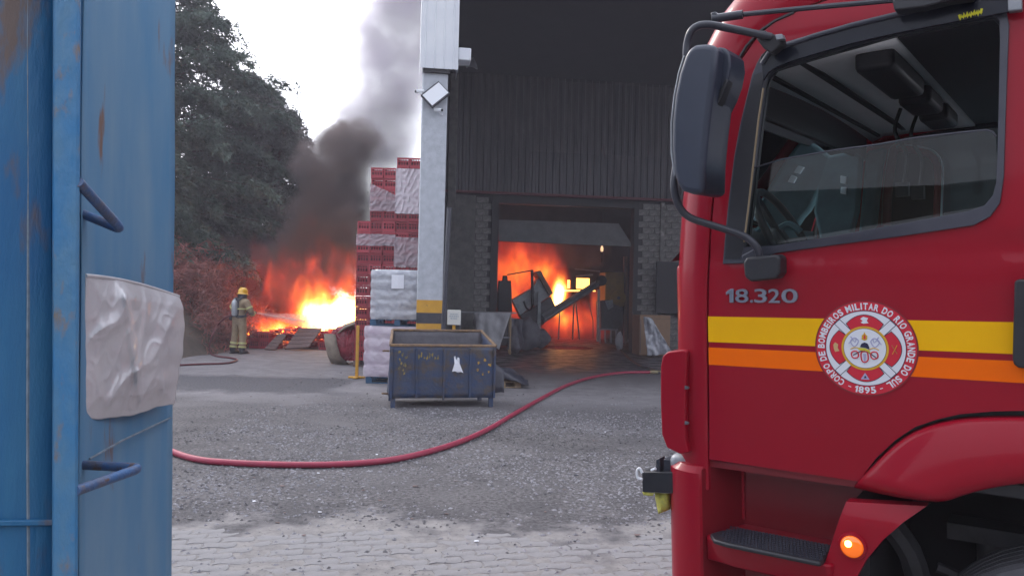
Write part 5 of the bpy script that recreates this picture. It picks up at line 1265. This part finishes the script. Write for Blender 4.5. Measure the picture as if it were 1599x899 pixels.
for s, pa, pb_ in (('1', 1135, 1147), ('8', 1149.5, 1170), ('.', 1172.5, 1177), ('3', 1179, 1199), ('2', 1201, 1219), ('0', 1221.5, 1247)):
    text_fit(s, TS(pa, 462).x, TS(pb_, 462).x, bz0, bz0 + .010 if s == '.' else bz1, .001, .009, M['chrome'], 'numeral', door, -.01 if s == '1' else .012, .0008)
# round brigade seal
SC = Vector((-.5535, 0, 1.5565)); sr = .1605
def sp_(a, b, off): return Vector((SC.x - a, ys(0, SC.z + b) + off, SC.z + b))       # a to the right, b up as seen
def disc(r, off, m, name, r_in=0, fn=None, n=72, a0=0, a1=2 * math.pi):
    q = MB(); full = abs(a1 - a0 - 2 * math.pi) < 1e-6; V = []; ra = fn or (lambda a: r)
    k = n + 1
    for i in range(k):
        a = a0 + (a1 - a0) * i / n; rr_ = ra(a); V.append(sp_(math.sin(a) * rr_, math.cos(a) * rr_, off)); V.append(sp_(math.sin(a) * r_in, math.cos(a) * r_in, off))
    q.add(V, [(2 * i, 2 * i + 2, 2 * i + 3, 2 * i + 1) for i in range(n)]); return q.build(name, m, seal)
q = MB(); V = [sp_(math.sin(a) * sr, math.cos(a) * sr, .0034) for a in [i * math.pi / 48 for i in range(96)]]; q.add(V, [tuple(range(96))])
seal = q.build('brigade_seal', M['dkred'], door)
disc(sr - .005, .0042, M['seal_red'], 'seal_ring')
disc(.124, .0050, M['white'], 'seal_field')
disc(.1255, .0053, M['navy'], 'seal_outline', .1235)
for k in range(4):          # four curved arms of the cross
    c_ = k * math.pi / 2; ha = R_(35)
    rim = lambda a, c_=c_: .103 + .0075 * math.cos((a - c_) * 3.6)
    disc(0, .0056, M['navy'], 'cross_edge', .070, lambda a: rim(a) + .0022, 24, c_ - ha - .022, c_ + ha + .022)
    disc(0, .0062, M['seal_red'], 'cross_arm', .072, rim, 24, c_ - ha, c_ + ha)
for k in range(4):
    a = math.pi / 4 + k * math.pi / 2; d = (math.sin(a), math.cos(a)); n_ = (d[1], -d[0])
    for w_, off, m_, nm, r0, r1 in ((.0125, .0058, M['navy'], 'bar_edge', .066, .123), (.0105, .0066, M['white'], 'white_bar', .066, .1215)):
        q = MB(); q.add([sp_(d[0] * r + n_[0] * s, d[1] * r + n_[1] * s, off) for r, s in ((r0, -w_), (r1, -w_), (r1, w_), (r0, w_))], [(0, 1, 2, 3)]); q.build(nm, m_, seal)
disc(.0735, .0072, M['gold'], 'gold_ring'); disc(.0665, .0078, M['navy'], 'inner_outline'); disc(.0652, .0083, M['white'], 'inner_field')
def blob2(pts, off, m, name):
    q = MB(); q.add([sp_(a * .001, b * .001, off) for a, b in pts], [tuple(range(len(pts)))]); return q.build(name, m, seal)
def line2(pts, r, off, m, name, closed=False):
    q = MB(); P = catmull([sp_(a * .001, b * .001, off) for a, b in pts], 6, closed); 
    if closed: P.append(P[0]); P.append(P[1])
    q.tube(P, r, 5, not closed); return q.build(name, m, seal)
for c_ in (-30, 0, 30): line2([(c_ - 11, -16), (c_ - 9, -30 if c_ else -40), (c_, -34 if c_ else -46), (c_ + 10, -28 if c_ else -38), (c_ + 9, -15), (c_, -10)], .0023, .0090, M['seal_red'], 'hose_loop', True)
line2([(-34, 6), (-44, 22), (-32, 34), (-20, 26), (-24, 12)], .0018, .0088, M['lilac'], 'scroll', True); line2([(34, 6), (46, 22), (32, 34), (20, 26), (24, 12)], .0018, .0088, M['lilac'], 'scroll', True)
line2([(-50, 14), (-38, 30), (-44, 38), (-30, 20), (-26, 34)], .0013, .0088, M['lilac'], 'scroll'); line2([(52, 14), (38, 30), (44, 38), (30, 20), (26, 34)], .0013, .0088, M['lilac'], 'scroll')
line2([(-44, -4), (-26, 2), (0, -10), (26, 2), (44, -4)], .0016, .0092, M['gold'], 'garland'); line2([(-36, -24), (0, -8), (38, -32)], .0016, .0094, M['navy'], 'axe_handle')
blob2([(-14, 4), (-10, 15), (0, 20), (9, 17), (14, 6), (16, -4), (2, 2)], .0098, M['navy'], 'helmet_symbol')
blob2([(-18, 2), (2, 1), (16, -8), (20, -17), (12, -16), (4, -9), (-14, -7), (-20, -4)], .0103, mat('seal_yellow_green', (.55, .50, .03), rough=.5), 'helmet_brim_symbol')
blob2([(-9, 30), (-8, 43), (-3, 47), (0, 55), (4, 46), (9, 42), (8, 30), (0, 26)], .0098, M['gold'], 'flame_symbol'); blob2([(-3, 32), (-2, 42), (2, 46), (4, 36), (2, 31)], .0102, M['seal_red'], 'flame_core')
blob2([(-5, -18), (-3, -38), (0, -54), (3, -38), (5, -18)], .0098, M['lilac'], 'blade_symbol')
blob2([(-13, 98), (-4, 105), (12, 101), (7, 92), (13, 84), (-4, 82), (-12, 86), (-5, 91)], .0070, M['white'], 'arm_symbol')
blob2([(-100, 8), (-94, 17), (-84, 10), (-86, -2), (-80, -12), (-94, -16), (-98, -6)], .0070, mat('seal_tan', (.55, .36, .16), rough=.5), 'arm_symbol')
blob2([(-14, -104), (14, -104), (0, -82)], .0070, M['lilac'], 'triangle_symbol'); blob2([(-4, -100), (5, -99), (0, -90)], .0074, M['navy'], 'triangle_core')
line2([(82, 14), (98, -14)], .0012, .0070, mat('seal_bronze', (.40, .16, .05), rough=.5), 'crossed_lines'); line2([(90, 14), (90, -14)], .0012, .0072, M['seal_red'], 'crossed_lines'); line2([(98, 14), (84, -16)], .0012, .0074, M['gold'], 'crossed_lines')
def ring_text(s, a_start, a_end, r, h, inward, name):
    n = len(s); q = MB(); ws_ = {'I': .55, ' ': .55, '1': .6, '-': .6, 'M': 1.25, 'O': 1.1, 'D': 1.05, 'G': 1.1}
    tot = sum(ws_.get(c_, 1) for c_ in s); acc = 0
    for c_ in s:
        w_ = ws_.get(c_, 1); a = a_start + (a_end - a_start) * (acc + w_ / 2) / tot; acc += w_
        if c_ == ' ': continue
        V, Fc = text_mb(c_, 0.0, .034); ax = [v.x for v in V]; ay = [v.y for v in V]
        cw = abs(a_end - a_start) / tot * w_ * r * (.48 if c_ == 'I' else .84); x0, x1, y0, y1 = min(ax), max(ax), min(ay), max(ay)
        if c_ == '-': hh = h * .12; yo = .5
        else: hh = h; yo = 0
        pts = []
        for v in V:
            u = ((v.x - x0) / (x1 - x0) - .5) * cw; t = ((v.y - y0) / (y1 - y0)) * hh - (hh / 2)
            ca, sa = math.cos(a), math.sin(a)
            if inward: ra = r - t; pts.append(sp_(sa * ra - u * ca, ca * ra + u * sa, .0052))
            else: ra = r + t; pts.append(sp_(sa * ra + u * ca, ca * ra - u * sa, .0052))
        q.add(pts, Fc)
    q.build(name, M['white'], seal)
ring_text('CORPO DE BOMBEIROS MILITAR DO RIO GRANDE DO SUL', R_(209), R_(209 + 302), .1398, .0225, False, 'seal_lettering')
ring_text('- 1895 -', R_(203), R_(157), .1398, .0225, True, 'seal_lettering')
# mirror with arms
def tprism(name, px, y, depth, m, parent, bevel=.01, seg=2, smooth=None):
    pts = [T.on(a, b, 1, y) for a, b in px]; n = len(pts); q = MB()
    q.add(pts + [p_ + Vector((0, -depth, 0)) for p_ in pts], [tuple(range(n)), tuple(range(n, 2 * n))[::-1]] + [(i, (i + 1) % n, n + (i + 1) % n, n + i) for i in range(n)])
    return q.build(name, m, parent, bevel=bevel, seg=seg, smooth=smooth)
mir = tprism('side_mirror', [(1056, 287), (1050, 268), (1047.5, 230), (1048, 190), (1052, 150), (1059, 115), (1068, 88), (1075, 75), (1086, 69), (1102, 68), (1115, 70), (1119, 78), (1116, 115), (1110, 160), (1104, 210), (1100, 255), (1099, 296), (1095, 304), (1080, 303), (1064, 298)], .30, .20, M['mirror_shell'], tk, .022, 4)
tprism('mirror_edge_highlight', [(1052, 276), (1046.5, 240), (1046.5, 190), (1051, 150), (1058, 114), (1067, 86), (1069, 88), (1060.5, 116), (1054, 152), (1050, 190), (1050, 236), (1055, 274)], .285, .14, M['gal'], mir, .003)  # pale strip added as the highlight down the mirror's front edge
tprism('wide_angle_mirror', [(1120, 73), (1131, 75), (1139, 84), (1141, 102), (1136, 128), (1128, 150), (1118, 170), (1111, 196), (1112, 160), (1118, 120)], .235, .14, M['mirror_shell'], mir, .012, 3)
tprism('mirror_insert', [(1133, 122), (1137, 126), (1124, 158), (1112, 176), (1114, 160)], .245, .05, M['black'], mir, .004)
def arm(name, pts, r=.0135): 
    q = MB(); q.tube(catmull([T.on(px, py, 1, y) for px, py, y in pts], 6), r, 10); return q.build(name, M['tube'], mir, smooth=60)
arm('upper_arm', [(1076, 125, .20), (1072, 92, .22), (1073, 68, .22), (1079, 50, .22), (1090, 41, .21), (1106, 39, .20), (1130, 43, .16), (1165, 50, .10), (1204, 58, .05)])
arm('lower_arm', [(1056, 255, .20), (1052, 285, .22), (1055, 308, .22), (1064, 328, .21), (1078, 340, .19), (1100, 348, .16), (1135, 359, .11), (1160, 368, .08), (1176, 379, .07), (1184, 392, .06), (1186, 408, .05)])
tprism('lower_bracket', [(1160, 410), (1165, 402), (1212, 397), (1218, 402), (1218, 426), (1212, 435), (1172, 440), (1162, 432)], .085, .08, M['black'], mir, .016, 3)
tprism('bracket_plate', [(1157, 399), (1182, 386), (1186, 404), (1162, 410)], .03, .03, M['rubber'], mir, .005)
tprism('upper_bracket', [(1184, 50), (1200, 50), (1222, 60), (1220, 70), (1204, 84), (1192, 76), (1180, 60)], .055, .05, M['dkframe'], mir, .006)
tprism('bracket_bolt', [(1210, 54), (1221, 53), (1224, 61), (1212, 63)], .075, .03, M['gal'], mir, .003); tprism('bracket_bolt', [(1184, 48), (1196, 48), (1198, 58), (1186, 58)], .07, .03, M['tube'], mir, .003)
# front spot mirror rod
q = MB(); P = [T.on(px, py, 1, y) for px, py, y in ((1113, 30, .08), (1160, 23, .06), (1250, 14, .045), (1392, 1, .03), (1480, -9, .02))]
q.tube(P[:2], .0155, 10); q.tube(P[1:], [.009] * 4, 8); rod = q.build('roof_rod', M['tube'], tk, smooth=40)
tprism('rod_foot', [(1109, 20), (1117, 18), (1124, 28), (1120, 33), (1111, 34)], .09, .04, M['tube'], rod, .004)
tprism('roof_block', [(1392, -6), (1520, -26), (1520, -4), (1480, 2), (1440, 12), (1396, 17)], .045, .06, M['black'], rod, .006)
# lower cab: corner block, housing, recess with steps
tprism('corner_deflector', [(1034, 556), (1042, 549), (1068, 546), (1073, 549), (1072, 570), (1070, 630), (1070, 684), (1076, 706), (1062, 709), (1041, 699), (1033, 678), (1031, 630), (1031, 572)], .012, .20, M['red'], tk, .016, 4)
for py in (605, 660): tprism('deflector_clip', [(1069, py - 3), (1075, py - 1), (1075, py + 2), (1069, py + 3)], .018, .01, M['steel'], tk, .001)
q = MB(); rows = []
for z, k in ((.26, 0), (.5, 0), (.8, 0), (1.0, 0), (1.055, 0), (1.078, .02), (1.082, .05), (1.084, .20)):
    row = [Vector((.028, -.30, z)), Vector((.028, .012 - k, z)), Vector((.036, .020 - k, z))] 
    r = .15
    for s in range(13):
        th = math.pi / 2 * s / 12; row.append(Vector((.055 + (r - k) * math.sin(th), .022 - k - r * (1 - math.cos(th)) * .9, z)))
    row.append(Vector((.215 - k, -.6, z))); row.append(Vector((.215 - k, -W2 + .6, z))); row.append(Vector((.19 - k, -W2 + .1, z))); row.append(Vector((.0, -W2 + .05, z)))
    rows.append(row)
q.grid(rows); q.build('bumper', M['red'], tk, smooth=38)
q = MB(); q.box(.03, .19, -.5, -.03, 1.00, 1.10); q.build('bumper_top_sheen', M['gal'], tk, bevel=.03, seg=3)  # pale cap stands in for sky reflected on the bumper top
# recess: inner side wall slopes, back wall, ceiling, shelf, lower recess
YB_ = -.20
q = MB()
q.add([Vector(v) for v in ((.028, .012, .26), (.028, .012, 1.07), (-.055, YB_, 1.09), (-.055, YB_, .26))], [(0, 1, 2, 3)]); q.build('recess_side', M['dkred'], tk)
q = MB(); q.box(-.50, -.055, YB_ - .03, YB_, .2, 1.12); q.build('recess_back', M['dkred'], tk)
q = MB(); q.box(-.62, .02, YB_ - .03, -.03, 1.075, 1.10); q.build('sill', M['dkred'], tk)
q = MB(); q.bar((-.055, YB_ + .005, .84), (-.055, YB_ + .005, 1.06), .012, .012); q.build('recess_seam', M['red'], tk)
def shelf(z):
    q = MB(); pts = [(.02, .0), (-.03, .052), (-.10, .068), (-.44, .068), (-.455, .05), (-.455, YB_), (-.055, YB_)]
    n = len(pts); q.add([Vector((x, y, z)) for x, y in pts] + [Vector((x, y - (.05 if y > 0 else 0), z - .10)) for x, y in pts], [tuple(range(n)), tuple(range(n, 2 * n))[::-1]] + [(i, (i + 1) % n, n + (i + 1) % n, n + i) for i in range(n)])
    s_ = q.build('step_shelf', M['red'], tk, bevel=.01, seg=2)
    q = MB(); pts = [(-.01, .035), (-.045, .088), (-.10, .10), (-.425, .10), (-.43, .07), (-.415, -.085), (-.08, -.085), (-.03, -.02)]; n = len(pts)
    q.add([Vector((x, y, z + .018)) for x, y in pts] + [Vector((x, y, z + .001)) for x, y in pts], [tuple(range(n)), tuple(range(n, 2 * n))[::-1]] + [(i, (i + 1) % n, n + (i + 1) % n, n + i) for i in range(n)])
    tr_ = q.build('tread', M['black'], s_, bevel=.006)
    q = MB()
    for i in range(30):
        for j in range(9):
            x = -.05 - i * .0125 - (j % 2) * .006; y = -.075 + j * .019
            if x > -.42 and not (x > -.08 and y > .05): q.box(x - .0042, x + .0042, y - .0024, y + .0024, z + .0178, z + .0215)
    o_ = q.build('tread_studs', M['rubber'], tr_); o_['kind'] = 'stuff'
shelf(.822); shelf(.44)
# fender arch
WC = Vector((-1.165, 0, .50)); R1, R2 = .70, .872
def R2f(a): return .879 + .043 * math.exp(-((abs(math.degrees(a) - 90) - 28) / 13) ** 2)
q = MB(); rows = []
for i in range(41):
    a = math.pi * i / 40; ca, sa = math.cos(a), math.sin(a)
    a1 = a; lim = .575
    R2 = R2f(math.asin(.575 / .89) + (math.pi - 2 * math.asin(.575 / .89)) * i / 40)
    prof = [(R1 - .035, -.30), (R1 - .012, -.05), (R1 - .004, .030), (R1 + .004, .048), (R1 + .03, .058), (R1 + .07, .057), (R1 + .11, .046), (R2 - .02, .024), (R2 - .006, .010), (R2, -.02)]
    row = []
    for rr_, y in prof:
        am = math.asin(min(1, lim / rr_)); a_ = am + (math.pi - 2 * am) * i / 40
        tip = .0 if 1 < i < 39 else (.012 if i in (1, 39) else .04)
        row.append(Vector((WC.x + rr_ * math.cos(a_), y - tip, WC.z + rr_ * math.sin(a_))))
    rows.append(row)
q.grid(rows); q.build('fender', M['red'], tk, smooth=50, solid=.008)
# lower fender piece with amber marker
lp = [T2(1324, 781), (-.72, 1.045)]
arc = [(WC.x + (R1 + .005) * math.cos(a), WC.z + (R1 + .005) * math.sin(a)) for a in [R_(52), R_(45), R_(38), R_(30), R_(20), R_(8)]]
poly = [T2(1324, 780)] + arc + [(-.47, .28), (-.36, .28), (-.395, .60), (-.425, .82)]
if area(poly) < 0: poly = poly[::-1]
q = skin_part(poly, [], lambda a, b: Vector((a, .035 - .05 * max(0, b - .99) / .05 * .5, b)), (0, -1, 0), .05, .06); q.build('fender_front', M['red'], tk, smooth=30)
am = T.on(1331, 852, 1, .04); q = MB()
mm = Matrix.Translation(am) @ Matrix.Rotation(R_(-90), 4, 'X')
q.lathe([(.047, -.004), (.045, .005), (.037, .007)], 28, mm); q.build('lamp_bezel', M['red'], tk, smooth=40)
q = MB(); q.lathe([(.0375, .002), (.036, .011), (.028, .017), (.015, .020), (.0, .021)], 28, mm); lens = q.build('amber_marker_lamp', M['amber'], tk, smooth=60)
q = MB(); c2 = mm @ Vector((.012, .006, .0235)); c2 = T.on(1324, 849, 1, am.y + .023); q.lathe([(.012, -.004), (.010, .002), (.0, .004)], 12, Matrix.Translation(c2) @ Matrix.Rotation(R_(-90), 4, 'X')); q.build('lit_bulb', M['amber_lamp'], lens, smooth=60)
# door handle
tprism('door_handle', [(1584, 440), (1589, 436), (1640, 438), (1640, 580), (1590, 574), (1583, 569), (1581, 560)], .045, .05, M['black'], door, .012, 3)
# wheel, arch liner, chassis
def wheel(x, y, z, side):
    w_ = MB(); m_ = Matrix.Translation((x, y, z)) @ Matrix.Rotation(R_(-90 * side), 4, 'X'); Rw = .485
    w_.lathe([(.29, -.26), (.36, -.275), (.44, -.27), (Rw - .012, -.245), (Rw, -.225)], 48, m_)
    for g_ in range(5):
        a = -.225 + g_ * .045
        w_.lathe([(Rw, a), (Rw, a + .034), (Rw - .014, a + .036), (Rw - .014, a + .043), (Rw, a + .045)], 48, m_)
    w_.lathe([(Rw, 0), (Rw - .008, .018), (.45, .03), (.43, .036), (.425, .030), (.40, .038), (.35, .035), (.30, .022), (.285, .0)], 48, m_)
    ty = w_.build('tyre', M['tyre'], tk, smooth=30)
    r_ = MB(); r_.lathe([(.29, .01), (.275, .005), (.265, -.05), (.20, -.02), (.12, .0), (.10, .05), (.06, .06), (0, .06)], 32, m_)
    for k in range(10):
        a = 2 * math.pi * k / 10; r_.cyl(m_ @ Vector((.16 * math.cos(a), .16 * math.sin(a), -.02)), m_ @ Vector((.16 * math.cos(a), .16 * math.sin(a), .02)), .015, 6)
    r_.build('rim', M['gal'], ty, smooth=40)
wheel(-1.165, -.055, .455, 1); wheel(-1.165, -W2 + .07, .35, -1); wheel(-4.9, -.06, .40, 1); wheel(-4.9, -W2 + .07, .30, -1)
q = MB(); rows = []
for i in range(21):
    a = math.pi * i / 20; rows.append([Vector((WC.x + (R1 + .0) * math.cos(a), y, WC.z + (R1 + .0) * math.sin(a))) for y in (-.06, -.5, -.75)])
q.grid(rows); q.build('arch_liner', M['dkframe'], tk, smooth=60)
q = MB(); q.box(-2.1, -.40, -.86, -.80, .12, 1.3); q.box(-.545, -.505, -.80, -.06, .2, 1.03); q.box(-2.0, -1.94, -.8, -.06, .2, 1.1); q.build('arch_wall', M['dkframe'], tk)
q = MB(); q.box(-7.4, .05, -.95, -.85, .62, .9); q.box(-7.4, .05, -1.5, -1.4, .62, .9); q.box(-.5, -.4, -1.5, -.3, .5, .7); q.build('chassis_rail', M['dkframe'], tk)
q = MB(); q.tube(catmull([(-.50, -.30, .95), (-.62, -.34, .78), (-.66, -.36, .55), (-.64, -.4, .35)], 5), .045, 8); q.tube(catmull([(-.7, -.4, .72), (-.95, -.45, .66), (-1.3, -.5, .75)], 5), .02, 6); q.box(-1.35, -.72, -.62, -.50, .80, .86); q.cyl((-.86, -.55, .5), (-.86, -.55, .82), .05, 10); q.build('suspension_parts', M['machine'], tk, smooth=40)
q = MB(); q.box(-7.4, -2.15, -W2 + .02, -.02, .95, 3.0); q.build('rear_body', M['red'], tk, bevel=.03)
# towing block, shackles and yellow strap at the front corner
cb = lambda px, py: T.on(px, py, 1, -.05)
tprism('tow_block', [(1002, 736), (1052, 737), (1052, 770), (1003, 768)], -.02, .10, M['black'], tk, .004)
tprism('tow_bracket', [(1024, 717), (1030, 715), (1031, 738), (1024, 737)], -.03, .05, M['tube'], tk, .003); tprism('tow_bracket', [(1036, 716), (1047, 718), (1047, 738), (1036, 738)], -.04, .06, M['tube'], tk, .003)
q = MB(); q.tube(catmull([T.on(px, py, 1, -.0) for px, py in ((1003, 748), (996, 745), (995, 735), (999, 731), (1003, 738))], 4), .006, 6); q.tube([T.on(1017, 734, 1, 0), T.on(1024, 731, 1, 0)], .006, 6); q.build('shackle', M['clad'], tk, smooth=60)
q = MB(); q.grid([[T.on(x, y, 1, -.05 + .02 * math.sin(x)) for x, y in row] for row in (((1022, 768), (1030, 769), (1038, 770), (1048, 770)), ((1024, 782), (1031, 784), (1039, 784), (1048, 782)), ((1027, 797), (1032, 796), (1040, 794), (1048, 790)), ((1028, 802), (1033, 800), (1041, 797), (1048, 794)))])
q.grid([[T.on(x, y, 1, -.03) for x, y in row] for row in (((1004, 767), (1012, 768), (1022, 769)), ((1006, 772), (1013, 773), (1020, 773)))])
tag(q.build('webbing_strap', M['strap'], smooth=60, solid=.006), 'pale yellow webbing strap hanging from the black tow block at the truck front', 'strap').matrix_world = T.m

# ------------------------------------------------------------------ blue container on the left, rungs and sack
ct = empty('steel_container', at(125, 900, 1.8) - Vector((0, 0, at(125, 900, 1.8).z)), 0, 'tall scratched blue steel container with bent rod rungs at the left edge of the yard', 'container')
ctm = Matrix.Translation(ct.location).inverted()
def CP(px, py, Y): return ctm @ at(px, py, Y)
PL = -420; PG = 1545
def strip(name, edges, m, n=40, wob=.0, solid=.004, sm=50):
    """edges: list of (pxtop,pxbottom,Y) vertical lines"""
    q = MB(); rows = []
    for i in range(n + 1):
        t = i / n; row = []
        for (a, b, Y) in edges:
            hi_, lo_ = CP(a, PL, Y), CP(b, PG, Y); p_ = hi_.lerp(lo_, t)
            if p_.z < 0: p_.z = 0
            row.append(p_ + Vector((0, wob * noise.noise(Vector((p_.z * 1.7, Y * 3 + a * .01, 0))), 0)))
        rows.append(row)
    q.grid(rows); return q.build(name, m, ct, smooth=sm, solid=solid)
def sub(e0, e1, k): return [tuple(e0[j] + (e1[j] - e0[j]) * i / k for j in range(3)) for i in range(k + 1)]
e_pl = (130, 117, 2.03); e_pr = (275, 262, 2.75)
strip('side_panel', sub(e_pl, e_pr, 14), M['blue2'], wob=.012)
strip('corner_post', [(83, 80, 1.845), (84, 81, 1.802), (86, 83, 1.795), (122, 114, 1.795), (127, 117, 1.80), (128, 119, 1.82)], M['blue3'], wob=.003, sm=30)
strip('post_side', [(127.5, 118, 1.80), (129, 118, 2.04)], M['blue3'])
strip('front_panel', sub((-700, -700, 1.62), (84, 81, 1.85), 10), M['blue'], wob=.010)
strip('end_edge', [(275, 262, 2.75), (276.5, 263.5, 2.752), (276, 263, 2.80)], M['blue2'])
q = MB(); q.tube([CP(44 + .6 * math.sin(i), -400 + i * 95, 1.836) for i in range(21)], .0035, 5); q.build('weld_seam', M['weld'], ct, smooth=60)
a, b = [(-700, 822, 1.615), (84, 815, 1.845)]; q = MB(); A, Bb = CP(*a), CP(*b); q.bar(A, Bb, .012, .014); q.build('rib', M['blue'], ct, bevel=.003)
q = MB(); q.tube([CP(140, 716, 2.085), CP(190, 688, 2.30), CP(232, 668, 2.52), CP(266, 652, 2.72)], .0035, 5); q.build('weld_seam', M['weld'], ct, smooth=60)
def rung(pts, r=.0105):
    P = [CP(*p_) for p_ in pts]; P2 = [P[0]]
    A, Bq, C_ = P; k = .14
    for t in range(7):
        u = t / 6; a_ = Bq.lerp(A, k * (1 - u)) if u < .5 else Bq.lerp(C_, k * u); 
        P2.append(Bq.lerp(A, k).lerp(Bq, u).lerp(Bq.lerp(Bq.lerp(C_, k), u), u) if False else (Bq.lerp(A, k) * (1 - u) ** 2 + Bq * 2 * u * (1 - u) + Bq.lerp(C_, k) * u * u))
    P2.append(C_); q = MB(); q.tube(P2, r, 10); q.build('rung', M['rung'], ct, smooth=60)
rung([(122, 284, 1.80), (190, 359, 2.03), (122, 331, 2.05)], .0125); rung([(118, 766, 1.80), (220, 730, 2.02), (120, 725, 2.06)], .0125)
# back and far sides so that it stands as a box
strip('rear_panel', [(276, 263, 2.80), (-100, -110, 2.83), (-560, -560, 2.86)], M['blue'])
strip('far_panel', [(-560, -560, 2.86), (-700, -700, 1.63)], M['blue'])
# pale sack hooked on the rung
q = MB(); rows = []; n, m_ = 90, 90
TLc, TRc, BRc, BLc = (134, 428, 2.06), (287, 461, 2.66), (268, 637, 2.62), (123, 652, 2.04)
def side_px(t, l):      # left and right outlines in the picture, as the sack hangs
    if l: return 134 + (131 - 134) * min(1, t * 4) + (-7) * max(0, t - .3) / .7 + 1.5 * math.sin(t * 9)
    return 285 + 3 * math.sin(t * 3.1 + .2) - 15 * max(0, t - .55) / .45 - 6 * max(0, .12 - t) / .12 + 2.5 * math.sin(t * 8) * (.3 + t) + .6 * math.sin(t * 27)
for i in range(n + 1):
    t = i / n; row = []
    for j in range(m_ + 1):
        u = j / m_; px = side_px(t, 1) * (1 - u) + side_px(t, 0) * u
        top = 428 + 33 * u ** 1.15 - 4 * math.sin(u * math.pi); bt = 652 - 8 * u + 5 * math.sin(u * 5) - 8 * u ** 3 + 1.2 * math.sin(u * 13) + .5 * math.sin(u * 37)
        py = top + (bt - top) * t; Y = 2.05 + .60 * u ** 1.1
        p_ = CP(px, py, Y); ed = min(1, 6 * min(u, 1 - u, t * 1.2, 1 - t))
        d = .012 * math.sin(math.pi * u) * math.sin(math.pi * t) + .022 * max(0, 1 - 3.2 * abs(noise.noise(Vector((u * 1.9 + t * 1.5, t * 1.1 - u * 1.3, 0))))) ** 1.5 * ed + .030 * noise.voronoi(Vector((u * 3.1 - t * 1.2, t * 1.9 + u * 1.3, 3)))[0][0] * ed + .010 * noise.voronoi(Vector((u * 8 + t * 3, t * 5 - u * 2, 1)))[0][0] * ed + .005 * max(0, 1 - 3 * abs(noise.noise(Vector((u * 8, t * 6 + u * 3, 7))))) ** 2 * ed + .003 * noise.noise(Vector((u * 14, t * 11, 5))) * ed - .015
        d += .018 * math.exp(-((u - .34 - .30 * t) / .035) ** 2) * ed + .012 * math.exp(-((u - .62 + .1 * t) / .03) ** 2) * ed * (t < .95)
        row.append(p_ + Vector((.55, -.83, 0)) * (d + .006))
    rows.append(row)
q.grid(rows); s_ = q.build('woven_sack', M['sack'], smooth=28, solid=.002); s_.location = ct.location
tag(s_, 'big crumpled off white sack hanging over the side of the blue container', 'sack')
q = MB(); q.tube([rows[0][j] + Vector((0, 0, -.004)) for j in range(m_ + 1)], .006, 7); q.build('hem', M['sack'], s_, smooth=60)
bpy.context.view_layer.update()

# ------------------------------------------------------------------ thin smoky air over the whole yard
q = MB(); q.box(-60, 40, -8, 60, -1, 20.5)
hm_ = bpy.data.materials.new('smoky_air'); hm_.use_nodes = True; n = hm_.node_tree.nodes; n.clear()
o_ = n.new('ShaderNodeOutputMaterial'); v_ = n.new('ShaderNodeVolumePrincipled'); v_.inputs['Color'].default_value = (.93, .90, 1, 1); v_.inputs['Density'].default_value = .0021; hm_.node_tree.links.new(v_.outputs[0], o_.inputs['Volume'])
tag(q.build('haze', hm_), 'thin smoky haze hanging in the air of the whole yard', 'haze', kind='stuff')
